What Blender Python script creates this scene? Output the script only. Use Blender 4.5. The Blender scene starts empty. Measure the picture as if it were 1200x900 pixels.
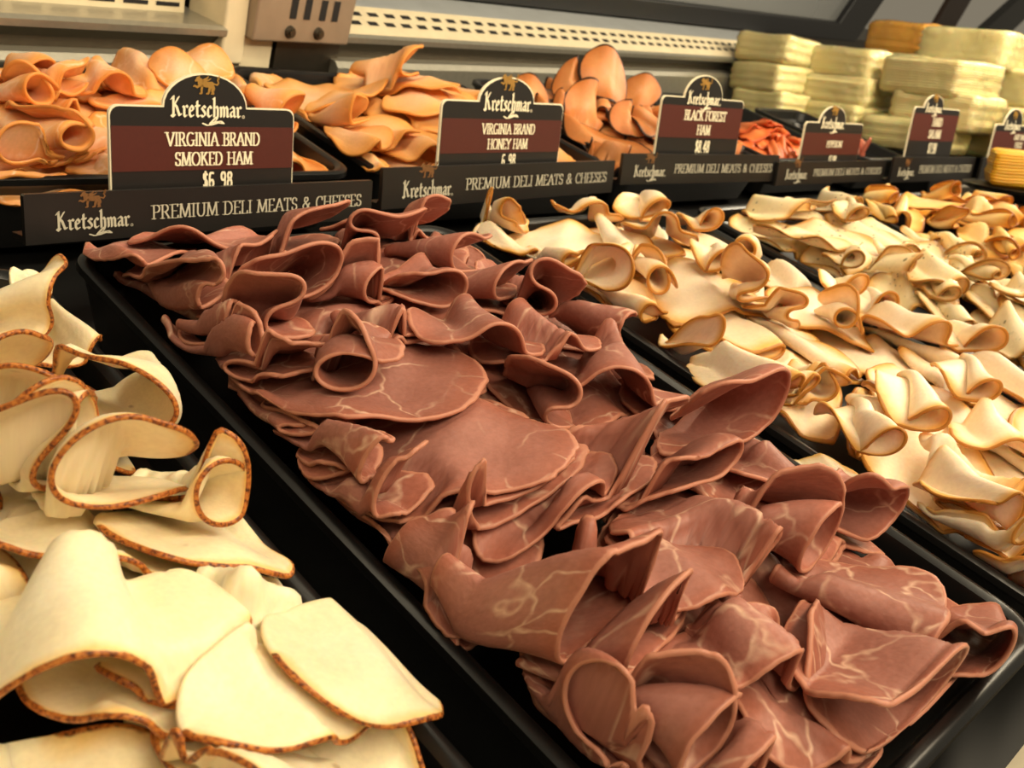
import bpy, bmesh, math, random
import numpy as np
from mathutils import Matrix, Vector

# ------------------------------------------------------------------ camera, light, exposure
SC = bpy.context.scene
COL = SC.collection
CAM_H = 0.275                      # camera height above the tray rims, measured square to the sloping deck
TILT = math.radians(14)            # the deck slopes down to the customer
FPX = 1157.6                       # focal length for a 1200 px wide frame
AX = np.array([[0.69532559, -0.16325036, 0.69990831],      # deck axes (u, v, w) seen from the camera
               [-0.66561324, -0.51359335, 0.54146181],
               [0.27107442, -0.84236049, -0.4657762]])
DECK = Matrix.Translation((0, 0, 0.95)) @ Matrix.Rotation(TILT, 4, 'X')
DROT = DECK.to_3x3()


def D(u, v, w=0.0):
    """deck coordinates -> world"""
    return DECK @ Vector((u, v, w))


cam_data = bpy.data.cameras.new('camera')
cam = bpy.data.objects.new('camera', cam_data)
COL.objects.link(cam)
cx, cy, cz = (Vector(AX[:, 0]), Vector(AX[:, 1]), Vector(AX[:, 2]))   # camera right, down, forward in deck axes
rot = Matrix((DROT @ cx, -(DROT @ cy), -(DROT @ cz))).transposed()
cam.matrix_world = Matrix.Translation(D(0, 0, CAM_H)) @ rot.to_4x4()
cam_data.sensor_width = 36.0
cam_data.lens = FPX / 1200 * 36.0
cam_data.clip_start = 0.02
cam_data.dof.use_dof = True
cam_data.dof.focus_distance = 0.50
cam_data.dof.aperture_fstop = 18
SC.camera = cam

w_ = bpy.data.worlds.new('World')
SC.world = w_
w_.use_nodes = True
w_.node_tree.nodes['Background'].inputs[0].default_value = (1.0, 0.86, 0.62, 1)
w_.node_tree.nodes['Background'].inputs[1].default_value = 0.22
SC.view_settings.view_transform = 'Standard'
SC.view_settings.look = 'None'
SC.view_settings.gamma = 1.0
SC.view_settings.use_curve_mapping = False
SC.view_settings.exposure = 0.0


def area(name, uvw, target, sx, sy, power, color):
    l = bpy.data.lights.new(name, 'AREA')
    l.shape = 'RECTANGLE'
    l.size, l.size_y, l.energy, l.color = sx, sy, power, color
    o = bpy.data.objects.new(name, l)
    COL.objects.link(o)
    p, t = D(*uvw), D(*target)
    o.matrix_world = Matrix.Translation(p) @ (p - t).to_track_quat('Z', 'Y').to_matrix().to_4x4()
    return o


area('canopy_lamp', (1.0, 0.10, 0.62), (0.9, 0.36, 0), 2.6, 0.10, 13, (1.0, 0.84, 0.58))
area('rear_fill_light', (1.15, 0.55, 0.60), (1.15, 0.95, 0), 2.6, 0.06, 9.0, (1.0, 0.84, 0.58))  # unseen fill, strengthened to brighten the back of the case
area('rear_fill_light', (2.15, 0.55, 0.62), (1.95, 0.85, 0), 1.0, 0.08, 6.0, (1.0, 0.88, 0.66))  # extra unseen light, added to brighten the cheese stacks
area('ceiling_lamp', (0.5, -0.9, 1.6), (0.6, 0.4, 0), 1.2, 0.6, 16, (1.0, 0.84, 0.60))


# ------------------------------------------------------------------ pixel helpers (measuring only)
def ray(px, py):
    return AX @ np.array([px - 600.0, py - 450.0, FPX])


def at(px, py, w=0.0):
    """deck (u, v) seen at a pixel of the photograph, at height w"""
    r = ray(px, py)
    s = (w - CAM_H) / r[2]
    return (s * r)[:2]


def hit(px, py, p0, n):
    """deck point where the pixel's ray meets a plane"""
    r = ray(px, py)
    c = np.array([0, 0, CAM_H])
    s = np.dot(np.array(p0) - c, n) / np.dot(r, n)
    return c + s * r


UPD = np.array([0.0, math.sin(TILT), math.cos(TILT)])      # true vertical in deck axes


# ------------------------------------------------------------------ materials
def mat(name):
    m = bpy.data.materials.new(name)
    m.use_nodes = True
    return m, m.node_tree, m.node_tree.nodes['Principled BSDF']


def node(nt, kind, **kw):
    n = nt.nodes.new(kind)
    for k, v in kw.items():
        if k.startswith('i_'):
            n.inputs[k[2:].replace('_', ' ')].default_value = v
        else:
            setattr(n, k, v)
    return n


def ramp(nt, fac, stops):
    r = nt.nodes.new('ShaderNodeValToRGB')
    el = r.color_ramp.elements
    while len(el) < len(stops):
        el.new(0.5)
    for e, (p, c) in zip(el, stops):
        e.position = p
        e.color = (*c, 1) if len(c) == 3 else c
    nt.links.new(fac, r.inputs[0])
    return r.outputs[0]


def mix(nt, fac, a, b, mode='MIX'):
    m = nt.nodes.new('ShaderNodeMix')
    m.data_type = 'RGBA'
    m.blend_type = mode
    for sock, v in ((m.inputs[0], fac), (m.inputs[6], a), (m.inputs[7], b)):
        if hasattr(v, 'links'):
            nt.links.new(v, sock)
        else:
            sock.default_value = v if isinstance(v, (int, float)) else (*v, 1)
    return m.outputs[2]


def mth(nt, op, a, b=None, c=None):
    m = nt.nodes.new('ShaderNodeMath')
    m.operation = op
    for i, v in enumerate((a, b, c)):
        if v is None:
            continue
        if hasattr(v, 'links'):
            nt.links.new(v, m.inputs[i])
        else:
            m.inputs[i].default_value = v
    return m.outputs[0]


def srgb(r, g, b):
    f = lambda c: c / 255 / 12.92 if c / 255 <= 0.04045 else ((c / 255 + 0.055) / 1.055) ** 2.4
    return (f(r), f(g), f(b))


def plain(name, col, rough=0.5, metal=0.0, bump=0.0, scale=60.0, var=0.06, coat=0.0, spec=0.5, coord='Object'):
    m, nt, b = mat(name)
    tc = node(nt, 'ShaderNodeTexCoord')
    n = node(nt, 'ShaderNodeTexNoise', i_Scale=scale, i_Detail=4.0)
    nt.links.new(tc.outputs[coord], n.inputs['Vector'])
    c = ramp(nt, n.outputs['Fac'], [(0.3, tuple(x * (1 - var) for x in col)), (0.7, tuple(min(1, x * (1 + var)) for x in col))])
    nt.links.new(c, b.inputs['Base Color'])
    b.inputs['Roughness'].default_value = rough
    b.inputs['Metallic'].default_value = metal
    b.inputs['Coat Weight'].default_value = coat
    b.inputs['Specular IOR Level'].default_value = spec
    if bump:
        bp = node(nt, 'ShaderNodeBump', i_Strength=bump, i_Distance=0.001)
        nt.links.new(n.outputs['Fac'], bp.inputs['Height'])
        nt.links.new(bp.outputs[0], b.inputs['Normal'])
    return m


def meat(name, center, mid, edge, rim, marbl=None, crust=None, flecks=None, sss=0.25, rough=0.42, band=(0.72, 0.9, 0.985), grain=0.05):
    """Sliced meat.  'rad' runs 0 at the slice's middle to 1 at its rim; the UV map is the flat slice in metres."""
    m, nt, b = mat(name)
    L = nt.links.new
    rad = node(nt, 'ShaderNodeAttribute', attribute_name='rad').outputs['Fac']
    uv = node(nt, 'ShaderNodeUVMap', uv_map='flat')
    oi = node(nt, 'ShaderNodeObjectInfo')
    off = mth(nt, 'MULTIPLY', oi.outputs['Random'], 37.0)
    cmb = node(nt, 'ShaderNodeCombineXYZ')
    L(off, cmb.inputs[0]); L(off, cmb.inputs[2])
    add = node(nt, 'ShaderNodeVectorMath', operation='ADD')
    L(uv.outputs[0], add.inputs[0]); L(cmb.outputs[0], add.inputs[1])
    P = add.outputs[0]

    def noise(sc, det=3.0, dist=0.0):
        n = node(nt, 'ShaderNodeTexNoise', i_Scale=sc, i_Detail=det, i_Distortion=dist)
        L(P, n.inputs['Vector'])
        return n.outputs['Fac']
    wob = mth(nt, 'MULTIPLY_ADD', noise(45, 3), 0.24, -0.12)
    rr = mth(nt, 'ADD', rad, wob)
    col = ramp(nt, rr, [(0.0, center), (band[0], mid), (band[1], edge), (min(0.999, band[2] + 0.01), edge)])
    mott = ramp(nt, noise(60, 5), [(0.3, (1 - grain, 1 - grain * 1.2, 1 - grain * 1.4)), (0.7, (1 + grain * .5,) * 3)])
    mott = mix(nt, 1.0, mott, ramp(nt, noise(420, 3), [(0.32, (1 - grain, 1 - grain * 1.2, 1 - grain * 1.4)), (0.68, (1 + grain * .4,) * 3)]), 'MULTIPLY')
    col = mix(nt, 1.0, col, mott, 'MULTIPLY')
    hv = node(nt, 'ShaderNodeHueSaturation')
    L(col, hv.inputs['Color'])
    L(mth(nt, 'MULTIPLY_ADD', oi.outputs['Random'], 0.22, 0.89), hv.inputs['Value'])
    col = hv.outputs[0]
    if marbl:
        pd = node(nt, 'ShaderNodeTexNoise', i_Scale=26.0, i_Detail=3.0)
        L(P, pd.inputs['Vector'])
        dv = node(nt, 'ShaderNodeVectorMath', operation='SCALE')
        L(pd.outputs['Color'], dv.inputs[0]); dv.inputs['Scale'].default_value = 0.045
        ad = node(nt, 'ShaderNodeVectorMath', operation='ADD')
        L(P, ad.inputs[0]); L(dv.outputs[0], ad.inputs[1])
        vo = node(nt, 'ShaderNodeTexVoronoi', feature='DISTANCE_TO_EDGE', i_Scale=30.0)
        L(ad.outputs[0], vo.inputs['Vector'])
        vein = ramp(nt, vo.outputs['Distance'], [(0.0, (1, 1, 1)), (0.014, (0.7, 0.7, 0.7)), (0.04, (0, 0, 0))])
        mask = ramp(nt, noise(24, 2), [(0.40, (0, 0, 0)), (0.55, (1, 1, 1))])
        fleck = ramp(nt, noise(170, 2), [(0.3, (0.25, 0.25, 0.25)), (0.6, (1, 1, 1))])
        k = mth(nt, 'MULTIPLY', mth(nt, 'MULTIPLY', vein, mask), mth(nt, 'MULTIPLY', fleck, 0.62))
        col = mix(nt, k, col, marbl)
    if flecks:
        vo = node(nt, 'ShaderNodeTexVoronoi', i_Scale=flecks[1])
        L(P, vo.inputs['Vector'])
        dot = ramp(nt, vo.outputs['Distance'], [(0.0, (1, 1, 1)), (0.16, (1, 1, 1)), (0.24, (0, 0, 0))])
        mask = ramp(nt, noise(38, 2), [(flecks[2], (0, 0, 0)), (flecks[2] + 0.08, (1, 1, 1))])
        col = mix(nt, mth(nt, 'MULTIPLY', mth(nt, 'MULTIPLY', dot, mask), 0.85), col, flecks[0])
    # the rind right on the rim
    rk = ramp(nt, mth(nt, 'ADD', rad, mth(nt, 'MULTIPLY_ADD', noise(150, 2), 0.05, -0.025)),
              [(0.0, (0, 0, 0)), (band[2] - 0.015, (0, 0, 0)), (band[2], (1, 1, 1))])
    rimc = rim
    if crust:
        vo = node(nt, 'ShaderNodeTexNoise', i_Scale=620.0, i_Detail=3.0)
        L(node(nt, 'ShaderNodeTexCoord').outputs['Object'], vo.inputs['Vector'])
        rimc = ramp(nt, vo.outputs['Fac'], [(0.36, crust[0]), (0.47, crust[1]), (0.62, crust[2])])
    col = mix(nt, rk, col, rimc)
    L(col, b.inputs['Base Color'])
    b.inputs['Roughness'].default_value = rough
    b.inputs['Subsurface Weight'].default_value = sss
    b.inputs['Subsurface Radius'].default_value = (1.0, 0.45, 0.2)
    b.inputs['Subsurface Scale'].default_value = 0.004
    b.inputs['Specular IOR Level'].default_value = 0.35
    bp = node(nt, 'ShaderNodeBump', i_Strength=0.2 + grain * 3, i_Distance=0.0007)
    L(mth(nt, 'ADD', noise(260, 4), mth(nt, 'MULTIPLY', noise(70, 3), 1.5)), bp.inputs['Height'])
    L(bp.outputs[0], b.inputs['Normal'])
    return m


M = {}
M['black'] = plain('black_plastic', srgb(15, 15, 15), 0.32, bump=0.05, scale=300)
M['deck'] = plain('dark_deck', srgb(10, 10, 10), 0.5)
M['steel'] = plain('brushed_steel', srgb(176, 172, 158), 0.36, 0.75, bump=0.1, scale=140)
M['steel_dark'] = plain('dark_steel', srgb(92, 86, 76), 0.45, 1.0, scale=90)  # darker steel for the ledge face, pan, screws and rear sill
M['bracket'] = plain('bracket_steel', srgb(150, 134, 116), 0.4, 0.35, scale=50)
M['cream_metal'] = plain('painted_vent', srgb(214, 200, 168), 0.45, 0.0, scale=40)
M['slot'] = plain('slot_black', srgb(14, 12, 14), 0.8)
M['bluegrey'] = plain('blue_grey_panel', srgb(176, 180, 182), 0.35, 0.35, scale=30)
M['doorframe'] = plain('door_gasket', srgb(20, 20, 22), 0.45)
M['wallpaint'] = plain('grey_paint', srgb(178, 172, 158), 0.7)
M['floor'] = plain('floor_tile', srgb(120, 110, 96), 0.6)
M['signblack'] = plain('sign_black', srgb(24, 21, 19), 0.38, scale=400, var=0.05)
M['maroon'] = plain('sign_maroon', srgb(76, 29, 21), 0.4, scale=400, var=0.05)
M['signwhite'] = plain('sign_ivory', srgb(236, 226, 196), 0.5, var=0.02)
M['railgrey'] = plain('rail_lettering', srgb(186, 180, 160), 0.5, var=0.02)
M['gold'] = plain('sign_gold', srgb(150, 112, 44), 0.45, var=0.1, scale=900)
M['golddim'] = plain('sign_gold_dim', srgb(112, 74, 36), 0.5, var=0.1, scale=900)
M['white_sill'] = plain('cream_sill', srgb(226, 216, 190), 0.4)

BEEF = meat('roast_beef', srgb(167, 113, 101), srgb(163, 106, 92), srgb(164, 100, 82), srgb(184, 123, 99),
            marbl=srgb(236, 200, 172), sss=0.12, rough=0.47, grain=0.11)
TURK0 = meat('turkey_spiced', srgb(244, 230, 200), srgb(243, 226, 188), srgb(236, 200, 130), srgb(150, 80, 30),
             crust=(srgb(84, 42, 18), srgb(152, 84, 34), srgb(192, 122, 54)), sss=0.3, band=(0.88, 0.98, 0.99), flecks=(srgb(120, 80, 40), 50, 0.66))
TURK1 = meat('turkey_golden', srgb(248, 228, 204), srgb(247, 224, 190), srgb(226, 174, 92), srgb(176, 118, 46),
             sss=0.3, band=(0.74, 0.96, 0.98))
TURK2 = meat('turkey_herbed', srgb(246, 230, 196), srgb(242, 220, 176), srgb(214, 164, 88), srgb(150, 104, 42),
             sss=0.3, band=(0.78, 0.965, 0.982), flecks=(srgb(92, 84, 48), 130, 0.45))
TURK3 = meat('turkey_smoked', srgb(244, 216, 164), srgb(238, 200, 130), srgb(214, 150, 54), srgb(150, 88, 22),
             sss=0.3, band=(0.6, 0.955, 0.98))
HAM0 = meat('smoked_ham', srgb(240, 190, 156), srgb(236, 178, 128), srgb(228, 158, 86), srgb(212, 138, 66),
            marbl=srgb(248, 214, 188), sss=0.3, band=(0.5, 0.9, 0.975))
HAM1 = meat('honey_ham', srgb(244, 198, 160), srgb(240, 186, 132), srgb(230, 164, 90), srgb(214, 144, 68),
            sss=0.3, band=(0.5, 0.9, 0.975))
HAM2 = meat('forest_ham', srgb(228, 164, 118), srgb(216, 146, 88), srgb(194, 118, 60), srgb(46, 26, 16),
            sss=0.25, band=(0.35, 0.88, 0.945))


# ------------------------------------------------------------------ object helpers
def tag(o, label=None, cat=None, group=None, kind=None):
    for k, v in (('label', label), ('category', cat), ('group', group), ('kind', kind)):
        if v:
            o[k] = v
    return o


def empty(name, mw):
    o = bpy.data.objects.new(name, None)
    o.empty_display_size = 0.02
    COL.objects.link(o)
    o.matrix_world = mw
    return o


def obj(name, verts, faces, material, parent=None, mw=None, smooth=False, edgebevel=0.0):
    me = bpy.data.meshes.new(name)
    me.from_pydata([tuple(v) for v in verts], [], [tuple(f) for f in faces])
    me.materials.append(material)
    me.update()
    o = bpy.data.objects.new(name, me)
    COL.objects.link(o)
    if parent:
        o.parent = parent
    if mw is not None:
        o.matrix_local = mw
    if smooth:
        me.polygons.foreach_set('use_smooth', [True] * len(me.polygons))
    if edgebevel:
        bm = o.modifiers.new('bevel', 'BEVEL')
        bm.width = edgebevel
        bm.segments = 3
        bm.limit_method = 'ANGLE'
        me.polygons.foreach_set('use_smooth', [True] * len(me.polygons))
        o.modifiers.new('wn', 'WEIGHTED_NORMAL')
    return o


class MB:
    """collects boxes, prisms and hulls into one mesh"""
    def __init__(self):
        self.v, self.f = [], []

    def add(self, v, f):
        n = len(self.v)
        self.v += [tuple(map(float, p)) for p in v]
        self.f += [tuple(i + n for i in q) for q in f]

    def box(self, a, b):
        (x0, y0, z0), (x1, y1, z1) = a, b
        self.add([(x0, y0, z0), (x1, y0, z0), (x1, y1, z0), (x0, y1, z0), (x0, y0, z1), (x1, y0, z1), (x1, y1, z1), (x0, y1, z1)],
                 [(0, 3, 2, 1), (4, 5, 6, 7), (0, 1, 5, 4), (1, 2, 6, 5), (2, 3, 7, 6), (3, 0, 4, 7)])

    def prism(self, poly, y0, y1):
        """poly in (x, z), extruded along y from y0 (front) to y1"""
        n = len(poly)
        self.add([(x, y0, z) for x, z in poly] + [(x, y1, z) for x, z in poly],
                 [tuple(range(n)), tuple(range(2 * n - 1, n - 1, -1))] + [(i, i + n, (i + 1) % n + n, (i + 1) % n) for i in range(n)])

    def extr(self, prof, x0, x1):
        """closed profile in (y, z) extruded along x"""
        n = len(prof)
        self.add([(x0, y, z) for y, z in prof] + [(x1, y, z) for y, z in prof],
                 [tuple(range(n - 1, -1, -1)), tuple(range(n, 2 * n))] + [(i, (i + 1) % n, (i + 1) % n + n, i + n) for i in range(n)])

    def cyl(self, c, axis, r, h, n=16, r2=None):
        axis = Vector(axis).normalized()
        a = axis.orthogonal().normalized()
        b = axis.cross(a)
        r2 = r if r2 is None else r2
        c = Vector(c)
        v = [c + (a * math.cos(t) + b * math.sin(t)) * r for t in [2 * math.pi * i / n for i in range(n)]]
        v += [c + axis * h + (a * math.cos(t) + b * math.sin(t)) * r2 for t in [2 * math.pi * i / n for i in range(n)]]
        self.add(v, [tuple(range(n - 1, -1, -1)), tuple(range(n, 2 * n))] + [(i, (i + 1) % n, (i + 1) % n + n, i + n) for i in range(n)])

    def build(self, name, material, parent=None, mw=None, **kw):
        return obj(name, self.v, self.f, material, parent, mw, **kw)


# ------------------------------------------------------------------ sliced meat
def smooth(x):
    x = np.clip(x, 0, 1)
    return x * x * (3 - 2 * x)


def pnoise(phi, rng, amps):
    r = np.zeros_like(phi)
    for k, a in amps:
        r += a * rng.uniform(0.4, 1) * np.sin(k * phi + rng.uniform(0, 6.28))
    return r


PI = math.pi
# turns: (angle, place across the slice -1..1, roundness scale)
KINDS = {
    'C': [(1.10 * PI, 0.02, 1.15), (-0.14 * PI, 0.62, 1.6)],                      # folded over once, loop on one side
    'O': [(1.02 * PI, 0.30, 1.1), (0.86 * PI, -0.30, 1.1)],                       # rolled tube, both sides turned up
    'S': [(1.05 * PI, -0.34, 1.0), (-1.06 * PI, 0.14, 1.0), (0.10 * PI, 0.7, 2.0)],  # ruffled: two loops
    'W': [(0.42 * PI, -0.46, 0.8), (-0.86 * PI, 0.0, 1.5), (0.44 * PI, 0.46, 0.8)],  # arched ridge with a tunnel
    'P': [(0.16 * PI, -0.5, 2.0), (0.98 * PI, 0.12, 1.45), (-0.12 * PI, 0.75, 2.0)],  # wide-mouthed open fold
    'F': [(0.10 * PI, -0.5, 3.0), (-0.2 * PI, 0.05, 3.0), (0.12 * PI, 0.55, 3.0)],    # nearly flat flap
    'T': [(1.68 * PI, 0.10, 0.8)],                                                # tube closed over to one side
    'R': [(1.5 * PI, -0.25, 1.15), (1.3 * PI, 0.45, 0.75)],                       # tight roll
}


def sheet(kind, rs, rt, rho, seed, ns=45, nt=31, flip=1, taper=0.3, ragged=0.0, droop=0.0, skew=0.0, lift=0.0, mouth=0.2, half=0.0):
    """flat slice -> folded slice.  x across, y along the fold axis (mouth at +y), z up.  Returns (nt,ns,3), rad, flat uv"""
    rng = np.random.default_rng(seed)
    a, b = np.meshgrid(np.linspace(-1, 1, ns), np.linspace(-1, 1, nt))
    kap = np.where(b > 0, mouth, max(mouth, 0.42))
    dx, dy = a * np.sqrt(1 - kap * b * b), b * np.sqrt(1 - kap * a * a)
    r = np.minimum(1, (abs(a) ** 12 + abs(b) ** 12) ** (1 / 12))
    phi = np.arctan2(dy, dx)
    rim = r - half * 0.14 * smooth((-b + rng.uniform(-.25, .15)) / 0.25) * smooth((r - .7) / .2)     # a torn back edge has no rind
    out = 1 + pnoise(phi, rng, [(2, .05), (3, .045), (5, .02)]) * r * r + ragged * pnoise(phi, rng, [(11, .02), (17, .018), (29, .014), (41, .012)]) * r ** 4
    s, t = dx * out * rs, dy * out * rt
    tn = smooth((t / rt + 1) / 2)
    fine = np.linspace(-1.3, 1.3, 241) * rs
    X, Z = np.zeros_like(s), np.zeros_like(s)
    turns = [(A * rng.uniform(0.94, 1.06), c + rng.uniform(-.05, .05), q * rng.uniform(0.9, 1.1)) for A, c, q in KINDS[kind]]
    for j in range(nt):
        tj = smooth((t[j].mean() / rt + 1) / 2)
        th = np.zeros_like(fine)
        for A, c, q in turns:
            rj = max(0.0028, rho * q * (taper + (1 - taper) * tj))
            ln = abs(A) * rj
            th += A * smooth((fine - c * rs) / ln + 0.5)
        i0 = np.argmin(np.abs(fine - (-0.15 * rs if kind != 'C' else -0.3 * rs)))
        if kind == 'T':
            i0 = np.argmin(np.abs(fine + 0.8 * rs))
        th -= th[i0] if kind in 'OR' else 0.0
        step = fine[1] - fine[0]
        px, pz = np.cumsum(np.cos(th)) * step, np.cumsum(np.sin(th)) * step
        px -= px[i0]
        X[j], Z[j] = np.interp(s[j], fine, px), np.interp(s[j], fine, pz)
        Z[j] -= Z[j].min()
    X -= (X.max() + X.min()) / 2
    wav = pnoise(phi, rng, [(2, .0022), (3, .0022), (4, .0018)]) * r ** 3
    Z = Z + wav + 0.0016 * np.sin(s * 90 + rng.uniform(0, 6)) * np.cos(t * 80 + rng.uniform(0, 6))
    Z = Z - droop * tn ** 2 + lift * (1 - tn) ** 2
    Y = t + skew * X
    return np.stack([X * flip, Y, Z], -1), rim, np.stack([s, t], -1)


def blur(h, n):
    k = np.hanning(2 * n + 3)[1:-1]
    k /= k.sum()
    p = np.pad(h, n, mode='edge')
    p = np.apply_along_axis(lambda m: np.convolve(m, k, 'valid'), 0, p)
    return np.apply_along_axis(lambda m: np.convolve(m, k, 'valid'), 1, p)


def extremum(h, n, f):
    p = np.pad(h, n, mode='edge')
    q = p[n:-n].copy()
    for i in range(-n, n + 1):
        q = f(q, p[n + i:p.shape[0] - n + i])
    o = q[:, n:-n].copy()
    for i in range(-n, n + 1):
        o = f(o, q[:, n + i:q.shape[1] - n + i])
    return o


class Heap:
    RES = 0.0035

    def __init__(self, u0, u1, v0, v1, base, crown, th, px=3.0, py=4.0):
        self.u0, self.v0, self.th = u0 - .08, v0 - .08, th
        nu, nv = int((u1 - u0 + .16) / self.RES) + 1, int((v1 - v0 + .16) / self.RES) + 1
        U, V = np.meshgrid(self.u0 + np.arange(nu) * self.RES, self.v0 + np.arange(nv) * self.RES, indexing='ij')
        x, y = (U - (u0 + u1) / 2) / ((u1 - u0) / 2 - .015), (V - (v0 + v1) / 2) / ((v1 - v0) / 2 - .015)
        inside = (abs(x) < 1) & (abs(y) < 1)
        h = base + (crown - base) * (1 - np.clip(abs(x), 0, 1) ** px) * (1 - np.clip(abs(y), 0, 1) ** py)
        self.H = np.where(inside, h, np.where((abs(x) < 1.12) & (abs(y) < 1.06), 0.002, -0.05))
        self.M = np.where(inside, h, base)
        self.items = []
        self.wall = (u0 + .017, u1 - .017, v0 + .017, v1 - .017)

    def ij(self, p):
        return (np.clip((p[..., 0] - self.u0) / self.RES, 0, self.H.shape[0] - 1.001), np.clip((p[..., 1] - self.v0) / self.RES, 0, self.H.shape[1] - 1.001))

    def sample(self, g, p):
        fi, fj = self.ij(p)
        i, j = fi.astype(int), fj.astype(int)
        a, b = fi - i, fj - j
        return g[i, j] * (1 - a) * (1 - b) + g[i + 1, j] * a * (1 - b) + g[i, j + 1] * (1 - a) * b + g[i + 1, j + 1] * a * b

    @staticmethod
    def dense(p):
        q = np.concatenate([p, (p[:, 1:] + p[:, :-1]) / 2], 1)
        return np.concatenate([q, (q[1:] + q[:-1]) / 2], 0).reshape(-1, 3)

    def drop(self, P, cu, cv, ang, info, squash=0.45, stiff=6, over=0.0, drape=0.4):
        """P local sheet; lay it on the heap at (cu, cv) with its mouth towards ang"""
        c, s = math.cos(ang), math.sin(ang)
        x, y = P[..., 0], P[..., 1]
        G = np.stack([cu + y * c + x * s, cv + y * s - x * c, P[..., 2]], -1)
        # a slice that reaches a wall of the tray crumples up against it
        a0, a1, b0, b1 = self.wall
        if over < 1:
            for ax, lo, hi in ((0, a0, a1), (1, b0, b1)):
                ex = np.maximum(0, G[..., ax] - hi) - np.maximum(0, lo - G[..., ax])
                G[..., ax] -= ex * (1 - over) * .93
                G[..., 2] += np.minimum(abs(ex) * (1 - over), .02) * .25
        Hl = blur(extremum(self.H, 1, np.maximum), stiff)
        loc = self.sample(Hl, G)
        # the slice is stiff enough to bridge bumps: mostly a plane through what it rests on, a little drape
        x0, y0 = G[..., 0].mean(), G[..., 1].mean()
        A = np.stack([G[..., 0] - x0, G[..., 1] - y0, np.ones_like(loc)], -1).reshape(-1, 3)
        wgt = (P[..., 2] < 0.5 * P[..., 2].max() + 1e-4).ravel() + 0.05
        co = np.linalg.lstsq(A * wgt[:, None], loc.ravel() * wgt, rcond=None)[0]
        g = math.hypot(co[0], co[1])
        co[:2] *= min(1, 0.42 / max(g, 1e-6))
        plane = (A @ co).reshape(loc.shape)
        base = (1 - drape) * plane + drape * loc
        base = base + 0.5 * max(0, np.quantile((loc - base).ravel()[wgt > .5], .8)) + self.th * 0.5
        z0 = G[..., 2].copy()
        G[..., 2] += base
        d = self.dense(G)
        bb = np.repeat(np.repeat(base, 2, 0), 2, 1)[:d.shape[0]] if 0 else None
        fi, fj = self.ij(d)
        # only part of a hollow loop's height carries what comes on top of it
        dl = self.dense(np.stack([G[..., 0], G[..., 1], base + np.minimum(z0, .012) * squash + self.th], -1))
        np.maximum.at(self.H, (fi.round().astype(int), fj.round().astype(int)), dl[:, 2])
        self.items.append(dict(G=G, base=base, z0=z0, info=info))
        return self

    def settle(self):
        """press the slices underneath down under the ones that lie on them"""
        C = np.full(self.H.shape, 9.0)
        for it in reversed(self.items):
            G = it['G']
            d = self.dense(G)
            fi, fj = self.ij(d)
            i, j = fi.round().astype(int), fj.round().astype(int)
            T = np.full(self.H.shape, -9.0)
            np.maximum.at(T, (i, j), d[:, 2])
            T = extremum(T, 1, np.maximum)
            ceil = extremum(C, 1, np.minimum)
            tc = np.maximum(self.sample(np.where(T > -8, T, 0), G) - it['base'], G[..., 2] - it['base'])
            room = self.sample(np.where(ceil > 1, 1.0, ceil), G) - self.th * 1.1 - it['base']
            k = np.where(tc > 1e-4, np.clip(room / np.maximum(tc, 1e-4), 0.15, 1), 1)
            for _ in range(2):
                kp = np.pad(k, 1, mode='edge')
                k = np.minimum(k, (kp[:-2, 1:-1] + kp[2:, 1:-1] + kp[1:-1, :-2] + kp[1:-1, 2:]) / 4)
            lim = self.sample(np.minimum(ceil, 1.0), G) - self.th * 1.15
            G[..., 2] = np.minimum(it['base'] + it['z0'] * k, lim + .02 * it['z0'])
            d = self.dense(G)
            np.minimum.at(C, (i, j), d[:, 2])
        return self


def slice_mesh(G, rad, flat, th, origin):
    nt, ns = rad.shape
    du = np.gradient(G, axis=1)
    dv = np.gradient(G, axis=0)
    n = np.cross(du, dv)
    n /= np.maximum(np.linalg.norm(n, axis=-1, keepdims=True), 1e-9)
    rimt = np.ones_like(rad)
    top, bot = G + n * (th / 2) * rimt[..., None], G - n * (th / 2) * rimt[..., None]
    idx = np.arange(nt * ns).reshape(nt, ns)
    ring = np.concatenate([idx[0, :], idx[1:, -1], idx[-1, -2::-1], idx[-2:0:-1, 0]])
    flatG = G.reshape(-1, 3)
    ctr = flatG[ring]
    inner = np.concatenate([idx[1, :], idx[1:, -2], idx[-2, -2::-1], idx[-2:0:-1, 1]])
    outd = ctr - flatG[inner]
    outd /= np.maximum(np.linalg.norm(outd, axis=-1, keepdims=True), 1e-9)
    mid = ctr + outd * th * 0.5
    N = nt * ns
    V = np.concatenate([top.reshape(-1, 3), bot.reshape(-1, 3), mid]) - np.array(origin)
    q = np.stack([idx[:-1, :-1], idx[:-1, 1:], idx[1:, 1:], idx[1:, :-1]], -1).reshape(-1, 4)
    m = len(ring)
    k = np.arange(m)
    kn = (k + 1) % m
    F = np.concatenate([q, q[:, ::-1] + N,
                        np.stack([ring[kn], ring[k], 2 * N + k, 2 * N + kn], -1),
                        np.stack([2 * N + kn, 2 * N + k, ring[k] + N, ring[kn] + N], -1)])
    R = np.concatenate([rad.ravel(), rad.ravel(), rad.ravel()[ring] * 1.03])
    fl = flat.reshape(-1, 2)
    UV = np.concatenate([fl, fl, fl[ring] * 1.01])
    return V, F, R, UV


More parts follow.
